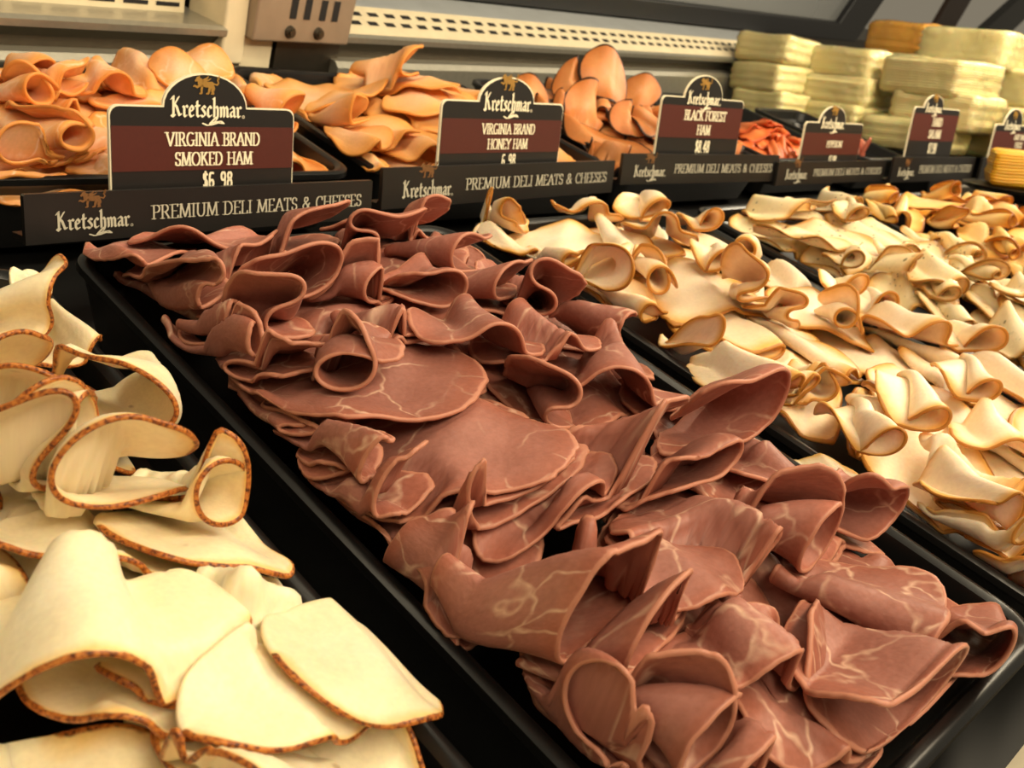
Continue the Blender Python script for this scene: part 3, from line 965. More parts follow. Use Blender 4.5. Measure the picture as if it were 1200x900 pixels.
# (kind, back px, mouth px, loop radius mm, slice half width mm, height mm, flip, label)
BEEF_L = [
    ('F', (262, 236), (215, 288), 12, 32, 20, 1, 'ragged roast beef slice fanned out at the back left, below the left rail'),
    ('F', (430, 232), (415, 268), 8, 30, 20, 1, 'small roast beef slice at the very back of the tray, right of the upright cone'),
    ('F', (165, 262), (112, 352), 12, 38, 0, 1, 'smooth roast beef slice lying over the back left rim of its tray'),
    ('S', (180, 290), (215, 400), 10, 55, 12, 1, 'arched and ruffled roast beef slice at the back left, right of the smooth slice'),
    ('C', (225, 265), (305, 302), 12, 42, 30, 1, 'roast beef slice with a sideways loop just below the ragged fan at the back'),
    ('P', (335, 235), (368, 290), 12, 38, 35, 1, 'upright cone of roast beef rising in front of the word cheeses on the left rail'),
    ('S', (430, 255), (428, 312), 8, 55, 30, -1, 'roast beef slice with a wide double loop at the back centre of the heap'),
    ('P', (475, 240), (505, 290), 10, 34, 25, 1, 'cupped roast beef slice at the back right corner of the beef tray'),
    ('C', (480, 318), (552, 320), 12, 36, 25, 1, 'roast beef slice with a round loop against the back right rim, near the turkey flap'),
    ('C', (455, 335), (500, 378), 10, 40, 28, -1, 'folded roast beef slice with crumpled mouth, below the double loop at the back'),
    ('F', (580, 318), (630, 355), 8, 34, 10, 1, 'flat roast beef slice along the right rim below the first right-hand loop'),
    ('C', (525, 360), (592, 362), 11, 40, 25, 1, 'roast beef slice with a curl at its end, beside the right rim halfway back'),
    ('S', (620, 345), (628, 400), 9, 52, 22, -1, 'long rippled roast beef slice running to the right rim halfway back'),
    ('C', (285, 315), (340, 362), 14, 45, 32, -1, 'roast beef slice with a large teardrop loop left of centre at the back'),
    ('O', (375, 350), (432, 338), 12, 34, 32, 1, 'small upturned roast beef cone right of the teardrop loop'),
    ('S', (310, 360), (315, 408), 8, 45, 28, 1, 'roast beef slice with a tight little curl in front of the teardrop loop'),
    ('C', (235, 380), (262, 402), 9, 28, 15, 1, 'small folded roast beef slice squeezed left of the tight curl'),
    ('O', (195, 395), (252, 482), 10, 32, 0, 1, 'narrow roast beef roll pointing down along the left rim'),
    ('C', (330, 415), (272, 455), 13, 42, 20, 1, 'roast beef slice with a dark sideways mouth beside the narrow roll'),
    ('P', (660, 395), (722, 428), 9, 36, 10, 1, 'roast beef petal against the right rim below the rippled slice'),
    ('W', (530, 395), (570, 452), 13, 45, 30, 1, 'marbled roast beef slice arched in the middle of the heap, left of its twin arch'),
    ('W', (600, 395), (642, 447), 13, 45, 28, 1, 'marbled roast beef slice arched in the middle of the heap, right of its twin arch'),
    ('O', (430, 395), (402, 443), 12, 34, 46, 1, 'roast beef cone with a torn tip sitting on the broad fan'),
    ('C', (440, 372), (470, 418), 10, 38, 36, 1, 'roast beef slice with an orange double mouth at the very middle of the heap'),
    ('F', (430, 395), (392, 490), 10, 62, 35, 1, 'broad roast beef fan with a pale lower edge, left of the middle'),
    ('P', (498, 400), (502, 468), 13, 40, 34, 1, 'roast beef slice with a white-rimmed round pocket, right of the cone on the fan'),
    ('W', (690, 420), (712, 478), 15, 62, 28, 1, 'long roast beef slice with a wide dark tunnel near the right rim'),
    ('S', (625, 440), (635, 508), 9, 42, 28, 1, 'roast beef slice with a narrow ruffle, left of the wide dark tunnel'),
    ('O', (322, 470), (297, 542), 11, 34, 5, 1, 'roast beef roll beside the left rim halfway along the tray'),
    ('C', (350, 535), (385, 640), 10, 46, 0, 1, 'flat marbled roast beef slice against the left rim under the dark loop'),
    ('C', (335, 510), (395, 548), 12, 42, 22, -1, 'roast beef slice with a crumpled loop left of middle, above the dark loop'),
    ('C', (400, 540), (436, 612), 13, 42, 22, 1, 'roast beef slice with a dark keyhole loop left of the middle'),
    ('F', (535, 470), (530, 562), 11, 55, 40, 1, 'large triangular roast beef fold with fine white veins in the centre of the heap'),
    ('P', (565, 510), (615, 590), 17, 55, 34, 1, 'big crescent of roast beef wrapping the right side of the triangular fold'),
    ('W', (600, 585), (655, 622), 10, 45, 18, 1, 'shadowed roast beef slice deep in the heap below the big crescent'),
    ('P', (655, 525), (715, 590), 18, 46, 32, 1, 'roast beef slice with a round cupped mouth right of the big crescent'),
    ('P', (780, 510), (850, 555), 17, 52, 24, -1, 'wide roast beef petal standing up by the right rim'),
    ('C', (745, 550), (808, 590), 13, 42, 30, -1, 'roast beef slice with an orange loop below the wide petal'),
    ('W', (850, 545), (912, 600), 12, 44, 15, 1, 'roast beef slice bent over beside the right rim, right of the wide petal'),
    ('P', (950, 600), (1010, 640), 13, 40, 12, -1, 'two-lipped roast beef slice by the right rim near the front corner'),
    ('F', (775, 640), (830, 695), 6, 28, 42, 1, 'small torn scrap of roast beef with a white fat streak on the hanging sheet'),
    ('S', (745, 590), (835, 700), 9, 56, 26, 1, 'roast beef slice hanging like a sheet with a pale line at its lower edge'),
    ('O', (850, 605), (930, 672), 14, 42, 28, 1, 'neat roast beef tube with a round mouth in the right front part of the tray'),
    ('C', (590, 640), (690, 745), 26, 70, 36, 1, 'largest roast beef slice, nested double loops near the left front'),
    ('C', (700, 690), (772, 742), 17, 46, 34, 1, 'roast beef slice with an orange mouth beside the nested loops'),
    ('O', (450, 625), (545, 712), 17, 50, 22, -1, 'roast beef slice with a broad mouth at the left rim near the front'),
    ('C', (940, 690), (1085, 722), 13, 52, 26, 1, 'roast beef slice folded flat in front of the neat tube, near the right front corner'),
    ('C', (930, 735), (1095, 830), 20, 66, 32, -1, 'large orange-lit roast beef cone at the right front, widest mouth of all'),
    ('C', (1100, 690), (1152, 810), 16, 42, 8, -1, 'roast beef slice drooping into the right front corner of its tray'),
    ('W', (820, 730), (895, 815), 11, 46, 28, 1, 'ridged roast beef slice with a pinched peak near the front'),
    ('W', (880, 735), (1010, 850), 14, 54, 30, 1, 'roast beef slice with heavy white marbling at the front, left of the orange cone'),
    ('O', (740, 800), (800, 880), 12, 48, 26, 1, 'draped roast beef slice at the front left of centre, below the orange mouth'),
    ('C', (800, 785), (895, 890), 12, 50, 30, 1, 'arched roast beef slice at the bottom of the photo, left of the marbled one'),
    ('P', (700, 810), (660, 890), 12, 44, 16, 1, 'roast beef slice at the bottom left of its tray, against the left rim'),
    ('F', (940, 850), (1010, 910), 10, 50, 22, 1, 'roast beef slice at the bottom edge of the photo, right of centre'),
]
for i, (k, A, B, rho, rs, w, fl_, lab) in reversed(list(enumerate(BEEF_L))):
    hero(h1, k, A, B, rho / 880, lab, rs / 1000, w / 1000, fl_, 100 + i, ragged=.35, over=.25, turn=(-2.9, -1.5), droop=-.005, rtmax=.062, mouth=.42)
build_heap(h1, 'roast_beef_slice', BEEF, TH, 'beef slice', 'roast beef slices in the middle tray', 'roast beef slice mostly buried under the others in the middle tray')


def heroes(heap, rows, seed, th_over=.2, back_first=False, **kw):
    for i, (k, A, B, rho, rs, w, fl_, lab) in (list(enumerate(rows)) if back_first else reversed(list(enumerate(rows)))):
        hero(heap, k, A, B, rho / 1000 * kw.get('grow', 1), lab, rs / 1000, w / 1000, fl_, seed + i, over=th_over, **{a: b for a, b in kw.items() if a != 'grow'})


# front left tray: pale turkey with a dark spiced edge
h0 = Heap(*FRONT[0], .025, .515, -.026, .004, .0021, 5, 6)
random_layer(h0, 18, (.0, .165), (.06, .47), 'FWC', .055, .010, 21, ang=(-2.2, -.4), half=1.0)
T0 = [
    ('F', (30, 322), (108, 340), 8, 24, 0, 1, 'thin pale turkey strip poking over the tray rim at the far left, pointing right'),
    ('S', (-30, 430), (35, 385), 11, 46, 0, -1, 'curled turkey slice with a spiced lip at the far left, below the thin pale strip'),
    ('W', (60, 400), (118, 440), 11, 34, -5, 1, 'pale plain turkey lump lying against the rim at left, without a dark edge'),
    ('P', (-30, 460), (10, 500), 12, 36, 8, 1, 'turkey slice half out of the photo at the left edge, halfway up'),
    ('P', (160, 445), (128, 560), 15, 42, 5, -1, 'upright turkey slice with an arched spiced edge beside the rim at left'),
    ('C', (110, 460), (45, 545), 15, 48, 14, 1, 'turkey slice with a big cupped mouth facing left, spiced all round'),
    ('O', (-20, 590), (95, 562), 12, 38, 12, 1, 'rolled turkey slice lying level at the left edge, its round mouth to the right'),
    ('S', (10, 560), (28, 640), 11, 48, 14, 1, 'turkey slice with tight spiced ruffles at the left edge of the photo'),
    ('P', (120, 565), (125, 650), 15, 52, 16, 1, 'turkey slice with a sagging spiced upper edge in the middle of the front left heap'),
    ('O', (165, 570), (245, 640), 16, 46, 8, 1, 'turkey cone with a wide oval mouth against the rim of the front left tray'),
    ('F', (200, 610), (270, 720), 8, 40, 0, 1, 'plain pale turkey slice tucked under the wide oval cone'),
    ('F', (120, 600), (130, 690), 8, 44, 18, 1, 'turkey flap with a spiced lower edge above the large smooth sheet'),
    ('F', (380, 770), (470, 900), 8, 40, -5, 1, 'pale turkey slice without spice along the rim at the bottom of the photo'),
    ('F', (300, 820), (370, 900), 8, 40, 8, 1, 'torn pale turkey piece at the bottom edge of the photo'),
    ('W', (85, 690), (75, 850), 22, 58, 24, 1, 'largest smooth turkey sheet at the lower left, with a hanging loop in front'),
    ('S', (290, 665), (335, 830), 13, 58, 16, 1, 'big smooth turkey slice by the rim at lower left, folded to a pointed loop'),
    ('W', (235, 730), (238, 830), 11, 34, 26, 1, 'small arched turkey slice between the ridge and the big pointed loop'),
    ('W', (195, 670), (155, 845), 13, 38, 30, 1, 'narrow upright ridge of turkey between the two big smooth sheets'),
    ('C', (330, 880), (220, 905), 12, 52, 20, -1, 'turkey slice with a long spiced edge along the bottom of the photo'),
    ('O', (-70, 740), (2, 740), 13, 40, 16, 1, 'turkey roll cut by the left edge of the photo, low down'),
]
heroes(h0, T0, 300, .35, half=1.0, mouth=.45, turn=(-2.6, -.9), droop=-.006)
build_heap(h0, 'turkey_slice', TURK0, .0021, 'turkey slice', 'dark-edged turkey slices in the front left tray', 'pale turkey slice mostly buried in the front left tray')

# golden-edged turkey, right of the beef
h2 = Heap(*FRONT[2], .025, .530, -.022, .008, .0022, 5, 6)
random_layer(h2, 26, (.60, .815), (.07, .49), 'FFWC', .05, .009, 31, ang=(-2.7, -1.6))
T2 = [
    ('C', (660, 222), (590, 245), 10, 40, 28, 1, 'pinkish folded turkey slice at the back left of the golden-edged heap'),
    ('W', (640, 200), (695, 235), 12, 46, 30, 1, 'golden-topped turkey slice touching the letters of the honey ham rail'),
    ('P', (520, 235), (548, 235), 9, 34, 15, 1, 'pointed turkey flap at the back left corner beside the beef tray'),
    ('F', (640, 245), (540, 272), 8, 36, 24, 1, 'long level turkey flap with a golden lower edge at the back left'),
    ('C', (570, 280), (630, 330), 8, 36, 8, 1, 'turkey slice slanting down along the left rim under the golden ring'),
    ('T', (700, 235), (775, 245), 19, 44, 28, -1, 'turkey slice with a large golden loop at the back, left of the herb-flecked tray'),
    ('P', (640, 255), (668, 325), 16, 46, 28, -1, 'turkey slice with a big golden ring near the back left rim'),
    ('W', (700, 330), (768, 290), 11, 40, 26, 1, 'turkey slice with crinkled golden top right of the golden ring'),
    ('T', (755, 300), (835, 262), 11, 36, 28, -1, 'smooth turkey flap pointing at the herb-flecked tray'),
    ('O', (705, 345), (765, 342), 11, 36, 20, 1, 'turkey roll with a dark golden curl below the crinkled slice'),
    ('C', (640, 350), (745, 385), 9, 46, 6, 1, 'flat pale turkey slice along the left rim with a golden edge at its right'),
    ('T', (800, 310), (870, 320), 17, 44, 28, -1, 'domed golden turkey slice in the upper middle of its tray'),
    ('T', (790, 300), (838, 330), 13, 32, 26, -1, 'small turkey tube tucked left of the domed golden slice'),
    ('S', (770, 360), (858, 368), 12, 44, 26, 1, 'turkey slice with a tall golden oval loop in the middle of its tray'),
    ('S', (868, 350), (912, 385), 9, 38, 26, 1, 'rippled golden turkey slice right of the tall oval loop'),
    ('C', (755, 390), (800, 405), 11, 42, 20, -1, 'turkey slice with a crumbly mouth by the left rim'),
    ('O', (920, 370), (980, 388), 11, 36, 26, 1, 'turkey tube with two golden mouths right of the rippled slice'),
    ('T', (950, 345), (995, 352), 14, 34, 26, -1, 'golden-lipped turkey slice near the herb-flecked tray, upper right'),
    ('T', (985, 385), (1040, 365), 14, 38, 22, -1, 'turkey slice folded against the herb-flecked tray, halfway along'),
    ('W', (795, 405), (875, 475), 12, 48, 18, 1, 'large smooth pale turkey slice draped by the left rim halfway along'),
    ('C', (885, 430), (918, 462), 11, 36, 20, -1, 'small cupped turkey slice right of the large pale drape'),
    ('O', (895, 415), (960, 450), 13, 42, 28, 1, 'turkey roll with a bright golden round end at the middle of its tray'),
    ('W', (950, 430), (1075, 405), 10, 52, 28, 1, 'broad torn turkey slice with a ragged hole right of the round golden end'),
    ('T', (1080, 440), (1150, 420), 17, 42, 24, -1, 'large golden turkey fold next to the herb-flecked tray, lower right'),
    ('T', (985, 460), (1080, 515), 15, 42, 26, -1, 'long turkey tube running down to the right with a golden end'),
    ('O', (960, 480), (1035, 500), 12, 42, 22, 1, 'golden-backed turkey slice behind the big front tube'),
    ('T', (900, 500), (1020, 540), 17, 48, 22, -1, 'big turkey tube near the left rim at the front, golden oval mouth'),
    ('T', (1060, 440), (1145, 480), 15, 40, 26, -1, 'turkey tube at the right edge of the photo with open golden mouth'),
    ('W', (1110, 500), (1185, 530), 13, 46, 26, 1, 'warm golden turkey slice at the right edge above the big ring'),
    ('F', (880, 560), (950, 600), 8, 36, 0, 1, 'pale turkey slice low against the left rim near the front'),
    ('W', (1030, 580), (1140, 640), 9, 50, 8, 1, 'flat pinkish turkey slice near the front, below the big ring'),
    ('P', (1070, 530), (1145, 580), 17, 52, 24, 1, 'turkey slice with a big golden ring at the front right'),
    ('O', (1075, 650), (1160, 652), 11, 40, 14, 1, 'turkey slice with a small round curl at the front of its tray'),
    ('W', (1150, 600), (1230, 640), 12, 44, 20, 1, 'turkey slice cut by the right edge of the photo, near the front'),
    ('W', (1120, 680), (1210, 700), 8, 40, 6, 1, 'lowest turkey slice at the right edge of the photo'),
]
heroes(h2, T2, 400, aim=(-2.65, -1.85), droop=-.011, taper=.2, rtmax=.042, half=.6, grow=.92, mouth=.45)
build_heap(h2, 'turkey_slice', TURK1, .0022, 'turkey slice', 'golden-edged turkey slices right of the beef', 'turkey slice mostly buried among the golden-edged ones')

# herb-flecked turkey
h3 = Heap(*FRONT[3], .025, .530, -.020, .010, .0022, 5, 6)
random_layer(h3, 20, (.925, 1.14), (.15, .49), 'FWC', .05, .009, 41, ang=(-2.7, -1.6))
T3 = [
    ('F', (790, 222), (945, 232), 9, 44, 28, 1, 'flat pale herb-flecked turkey slice at the back, in front of the black forest rail'),
    ('W', (1000, 222), (935, 248), 10, 42, 28, 1, 'triangular turkey fold at the back, in front of the pepperoni rail'),
    ('F', (840, 252), (945, 285), 9, 52, 24, 1, 'broad turkey slice densely flecked with herbs, at the back left of its tray'),
    ('T', (935, 272), (1005, 262), 14, 36, 28, -1, 'short turkey roll with a golden half-moon mouth behind the broad flecked slice'),
    ('T', (920, 300), (990, 318), 17, 46, 20, -1, 'turkey slice with a large golden cupped fold, below the broad flecked slice'),
    ('O', (985, 340), (1050, 332), 10, 36, 18, 1, 'pale turkey tube lying level right of the golden cupped fold'),
    ('C', (1010, 300), (1060, 312), 11, 36, 26, 1, 'turkey slice with a narrow herbed mouth, right of the cupped fold'),
    ('R', (1050, 318), (1130, 312), 10, 36, 26, 1, 'turkey roll wrapped with herbs in the middle of its tray'),
    ('W', (1050, 335), (1110, 350), 10, 40, 24, 1, 'greenish herb-crusted turkey fold below the wrapped roll'),
    ('R', (1075, 335), (1150, 340), 10, 36, 26, 1, 'turkey roll with a herb-crusted end at the right of its tray'),
    ('T', (1040, 365), (1110, 362), 14, 38, 20, -1, 'turkey tube with herb-crusted mouth by the left rim'),
    ('T', (1075, 380), (1135, 378), 14, 36, 22, -1, 'turkey tube with a golden herbed mouth, lowest of the row by the left rim'),
    ('W', (1140, 375), (1200, 370), 10, 40, 24, 1, 'herb-flecked turkey slice at the right edge of the photo'),
    ('W', (1110, 400), (1200, 420), 9, 44, 16, 1, 'smooth white turkey slice at the right edge below the herb-flecked ones'),
]
heroes(h3, T3, 500, aim=(-2.6, -1.8), droop=-.010, taper=.2, rtmax=.036, half=.6, grow=.85, mouth=.45)
build_heap(h3, 'turkey_slice', TURK2, .0022, 'turkey slice', 'herb-flecked turkey slices', 'herb-flecked turkey slice mostly buried under the others')

# smoked turkey rolls
h4 = Heap(*FRONT[4], .025, .530, -.020, .012, .0022, 5, 6)
random_layer(h4, 16, (1.25, 1.46), (.26, .49), 'FWC', .05, .009, 51, ang=(-2.7, -1.6))
T4 = [
    ('W', (985, 215), (1040, 213), 10, 38, 30, 1, 'deep golden smoked turkey slice at the back, touching the pepperoni rail'),
    ('O', (990, 232), (1045, 222), 10, 36, 30, 1, 'smoked turkey roll with a dark golden mouth in the rearmost row'),
    ('T', (1000, 245), (1030, 238), 11, 32, 30, -1, 'small smoked turkey roll left of the dark golden mouth'),
    ('F', (1060, 215), (1120, 225), 8, 36, 26, 1, 'pale smoked turkey slice at the back, in front of the hard salami rail'),
    ('T', (1050, 250), (1085, 268), 16, 40, 30, -1, 'smoked turkey slice with a tall double golden fold, left side of its tray'),
    ('O', (1075, 238), (1110, 232), 10, 34, 28, 1, 'smoked turkey roll with a round golden end in the rear row, centre'),
    ('S', (1090, 250), (1120, 258), 9, 38, 28, 1, 'smoked turkey slice with stacked ruffles below the round golden end'),
    ('T', (1110, 232), (1150, 230), 11, 34, 26, -1, 'smoked turkey roll with a flat golden mouth at the back right'),
    ('W', (1120, 248), (1165, 255), 10, 38, 24, 1, 'smoked turkey fold with dark creases right of the stacked ruffles'),
    ('C', (1020, 275), (1035, 282), 8, 32, 28, 1, 'little smoked turkey curl at the left rim of its tray'),
    ('T', (1100, 275), (1125, 290), 11, 38, 24, -1, 'flat golden smoked turkey slice in the middle of its heap'),
    ('O', (1120, 285), (1170, 278), 10, 36, 24, 1, 'smoked turkey roll with an open golden mouth below the dark creases'),
    ('R', (1130, 300), (1180, 295), 8, 30, 24, 1, 'tight smoked turkey roll with a dark spiral end'),
    ('W', (1160, 270), (1210, 268), 10, 36, 20, 1, 'smoked turkey slice at the right edge of the photo, upper one'),
    ('T', (1140, 320), (1200, 330), 11, 40, 18, -1, 'yellow smoked turkey slice at the right edge of the photo, lower one'),
]
heroes(h4, T4, 600, aim=(-2.6, -1.8), droop=-.010, taper=.2, rtmax=.036, half=.6, grow=.85, mouth=.45)
build_heap(h4, 'turkey_slice', TURK3, .0022, 'turkey slice', 'smoked turkey slices', 'smoked turkey slice mostly buried under the rolls')

# rear trays of ham
RES = dict(ns=33, nt=25)
g0 = Heap(*REAR[0], .630, .875, -.036, -.006, .0026)
random_layer(g0, 18, (.245, .485), (.67, .84), 'FWC', .055, .010, 61, ang=(-2.2, -.7))
H0 = [
    ('W', (10, 90), (50, 80), 10, 40, 30, 1, 'smoked ham slice at the back left corner of the photo'),
    ('O', (20, 105), (40, 92), 12, 36, 34, 1, 'smoked ham slice with a round orange mouth at the left edge'),
    ('P', (55, 90), (90, 90), 10, 40, 34, 1, 'peaked smoked ham slice at the back left, right of the round mouth'),
    ('W', (110, 80), (140, 95), 10, 40, 34, 1, 'pale peaked ham slice behind the largest sign, at left'),
    ('F', (150, 100), (190, 105), 10, 44, 30, 1, 'flat orange ham slice running behind the largest sign'),
    ('U', (195, 75), (240, 70), 14, 40, 34, 1, 'tall rounded ham slice standing above the largest sign'),
    ('U', (190, 95), (215, 88), 11, 34, 30, 1, 'small rounded ham slice below the tall one above the sign'),
    ('W', (255, 80), (310, 90), 10, 44, 32, 1, 'domed ham slice right of the largest sign arch'),
    ('U', (315, 60), (350, 70), 15, 42, 36, 1, 'tallest ham slice, standing disc below the hinge bracket'),
    ('F', (350, 90), (400, 90), 10, 44, 32, 1, 'pinkish ham slice slanting right of the tallest disc'),
    ('O', (-10, 150), (110, 115), 11, 50, 30, 1, 'thick rolled smoked ham slice lying across the left edge'),
    ('C', (10, 170), (50, 172), 13, 40, 20, 1, 'smoked ham slice with an open loop below the thick roll'),
    ('S', (70, 150), (95, 160), 10, 40, 24, 1, 'smoked ham slice with a small lip left of the largest sign'),
    ('U', (95, 185), (115, 170), 12, 34, 22, 1, 'upright orange ham slice right beside the largest sign, at left'),
    ('F', (0, 190), (40, 200), 9, 40, 12, 1, 'smoked ham slice hanging over the tray corner at the left edge'),
    ('F', (60, 195), (120, 200), 9, 42, 14, 1, 'flat smoked ham slice at the front of its tray, left of the sign'),
    ('P', (320, 120), (350, 130), 15, 40, 24, 1, 'large orange ham slice just right of the largest sign'),
    ('F', (300, 100), (340, 105), 9, 40, 30, 1, 'orange ham slice above the right shoulder of the largest sign'),
]
heroes(g0, H0, 700, .3, mouth=.45, turn=(-2.6, -1.5), droop=-.006, **RES)
build_heap(g0, 'ham_slice', HAM0, .0026, 'ham slice', 'smoked ham slices in the rear left tray', 'smoked ham slice mostly buried in the rear left tray')

g1 = Heap(*REAR[1], .630, .908, -.036, .006, .0026)
random_layer(g1, 18, (.59, .835), (.67, .89), 'FWC', .052, .010, 71, ang=(-2.2, -.7))
H1 = [
    ('F', (390, 95), (430, 100), 10, 40, 32, 1, 'honey ham slice at the back left of its tray, near the rear ledge'),
    ('C', (380, 125), (420, 120), 12, 40, 26, 1, 'honey ham slice with an orange loop left in its tray'),
    ('P', (440, 100), (475, 95), 13, 38, 32, 1, 'upright honey ham slice left behind the second sign'),
    ('F', (460, 110), (505, 95), 10, 40, 30, 1, 'pointed pink honey ham slice rising left of the second sign'),
    ('F', (470, 130), (510, 125), 13, 38, 24, 1, 'rounded honey ham slice beside the second sign, at mid height'),
    ('F', (370, 150), (440, 150), 9, 40, 18, 1, 'pale honey ham slice lying along the left rim of its tray'),
    ('F', (400, 140), (470, 140), 9, 44, 22, 1, 'long orange honey ham slice across the middle of its tray'),
    ('W', (450, 155), (515, 155), 11, 42, 20, 1, 'domed honey ham slice at the front of its tray, beside the second sign'),
    ('F', (420, 175), (445, 200), 8, 26, 8, 1, 'honey ham slice hanging down between the two rear trays'),
    ('F', (440, 170), (515, 178), 9, 40, 14, 1, 'pale honey ham slice at the front edge of its tray'),
]
heroes(g1, H1, 740, .3, mouth=.45, turn=(-2.7, -1.6), droop=-.006, **RES)
build_heap(g1, 'ham_slice', HAM1, .0026, 'ham slice', 'honey ham slices in the rear tray', 'honey ham slice mostly buried in the rear tray')

g2 = Heap(*REAR[2], .640, .925, -.036, -.004, .0024)
random_layer(g2, 18, (.95, 1.18), (.68, .89), 'FWC', .05, .010, 81, ang=(-2.2, -.7))
H2 = [
    ('U', (530, 100), (560, 100), 11, 36, 30, 1, 'dark-rimmed ham slice left behind the arch of the second sign'),
    ('U', (545, 92), (590, 95), 9, 40, 30, 1, 'dark-rimmed ham slice at the far back, behind the second sign'),
    ('U', (600, 92), (640, 95), 12, 38, 34, 1, 'domed dark-rimmed ham slice right of the second sign arch'),
    ('W', (625, 108), (655, 112), 11, 36, 28, 1, 'dark-rimmed ham slice touching the right shoulder of the second sign'),
    ('U', (655, 98), (690, 95), 11, 36, 34, 1, 'dark-rimmed ham slice at the back, between the second and third signs'),
    ('U', (655, 130), (680, 128), 13, 36, 26, 1, 'dark-rimmed ham slice standing just right of the second sign'),
    ('U', (680, 130), (705, 125), 13, 36, 28, 1, 'dark-outlined oval ham slice right of the second sign'),
    ('U', (695, 110), (730, 110), 16, 40, 32, 1, 'tallest dark-rimmed ham slice midway between second and third signs'),
    ('O', (710, 130), (735, 130), 9, 28, 26, 1, 'small dark-rimmed ham fold in front of the tallest one'),
    ('U', (735, 110), (765, 115), 12, 36, 30, 1, 'dark-rimmed ham slice left of the black forest sign'),
    ('F', (670, 150), (740, 148), 9, 44, 20, 1, 'level dark-rimmed ham slice across the front of the heap'),
    ('U', (730, 145), (755, 150), 12, 36, 22, 1, 'rounded dark-rimmed ham slice at the front right of the heap'),
    ('W', (740, 140), (770, 150), 10, 36, 22, 1, 'pink-faced dark-rimmed ham slice touching the black forest sign'),
    ('W', (680, 165), (730, 170), 11, 40, 16, 1, 'dark-rimmed ham slice curling over the front edge of its tray'),
    ('F', (660, 168), (690, 172), 8, 34, 14, 1, 'yellowish ham slice at the front of the tray right of the second sign'),
]
heroes(g2, H2, 780, .3, True, mouth=.45, turn=(-2.4, -0.9), **RES)
build_heap(g2, 'ham_slice', HAM2, .0024, 'ham slice', 'dark-rimmed ham slices in the rear tray', 'dark-rimmed ham slice mostly buried in the rear tray')


# ------------------------------------------------------------------ back of the case: bracket, sliding door
def lhit(px, py, y):
    """ledge-frame coordinates where a pixel's ray meets the ledge plane at depth y"""
    p0 = LEDGE @ Vector((0, y, 0))
    n = LEDGE.to_3x3() @ Vector((0, 1, 0))
    return LEDGE.inverted() @ Vector(hit(px, py, tuple(p0), np.array(n)))


br = empty('hinge_bracket', DECK @ LEDGE)
tag(br, 'steel hinge bracket with slots and two screws between the two rear ledges', 'bracket')
mb = MB(); mb.extr([(-.004, .024), (.05, .024), (.05, .20), (.010, .20), (-.006, .12)], .290, .425)
box_ = mb.build('bracket_box', M['bracket'], br, edgebevel=.003)
mb = MB(); mb.extr([(.006, -.004), (.07, -.004), (.07, .20), (.012, .20)], .262, .290); mb.build('side_plate', M['cream_metal'], br, edgebevel=.003)
mb = MB(); mb.extr([(.012, -.02), (.07, -.02), (.07, .024), (.012, .024)], .290, .330); mb.build('lower_plate', M['cream_metal'], br)
mb = MB(); mb.extr([(.020, -.02), (.07, -.02), (.07, .024), (.020, .024)], .330, .338); mb.build('gap_strip', M['slot'], br)
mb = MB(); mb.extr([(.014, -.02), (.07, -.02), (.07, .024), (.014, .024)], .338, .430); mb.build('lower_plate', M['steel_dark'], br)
for x in (.333, .352, .374, .392):
    mb = MB(); mb.add([(x, -.0052, .050), (x + .009, -.0052, .050), (x + .009, -.0056, .072), (x, -.0056, .072)], [(0, 1, 2, 3)])
    mb.build('slot', M['slot'], br)
for x in (.337, .377):
    mb = MB(); mb.cyl((x, -.003, .036), (0, -1, 0), .0075, .005, 18, .0055); mb.cyl((x, -.008, .036), (0, -1, 0), .004, .002, 6)
    mb.build('screw', M['steel_dark'], br, smooth=False)

dr = empty('sliding_door', DECK @ LEDGE)
tag(dr, 'dark framed glass sliding door at the back of the case, top of the photo', 'door')
DY = .115
a_, b_ = lhit(505, -2, DY), lhit(1003, 50, DY)
c_, d_ = lhit(1052, -22, DY), lhit(715, -6, DY)
e_, f_ = lhit(985, 27, DY), lhit(1018, -22, DY)
mb = MB()
lft = a_ + (a_ - b_) * .35
lfi = d_ + (d_ - e_) * .9
up = lambda p, k: (p.x + (c_.x - b_.x) * k, p.z + (c_.z - b_.z) * k)
mb.prism([(lft.x, lft.z), (b_.x - .008, b_.z), (b_.x, b_.z + .006), up(b_, 4), up(e_, 4), (e_.x, e_.z), (lfi.x, lfi.z)], DY, DY + .035)
frame_ = mb.build('door_frame', M['doorframe'], dr, edgebevel=.004)
mb = MB(); mb.prism([(lfi.x, lfi.z), (e_.x, e_.z), up(e_, 4), (lfi.x + up(e_, 4)[0] - e_.x, up(e_, 4)[1])], DY + .016, DY + .020)
gl, nt, b = mat('door_glass')
b.inputs['Base Color'].default_value = (*srgb(120, 122, 122), 1)
b.inputs['Roughness'].default_value = .12
b.inputs['Alpha'].default_value = .75
mb.build('door_glass', gl, dr)
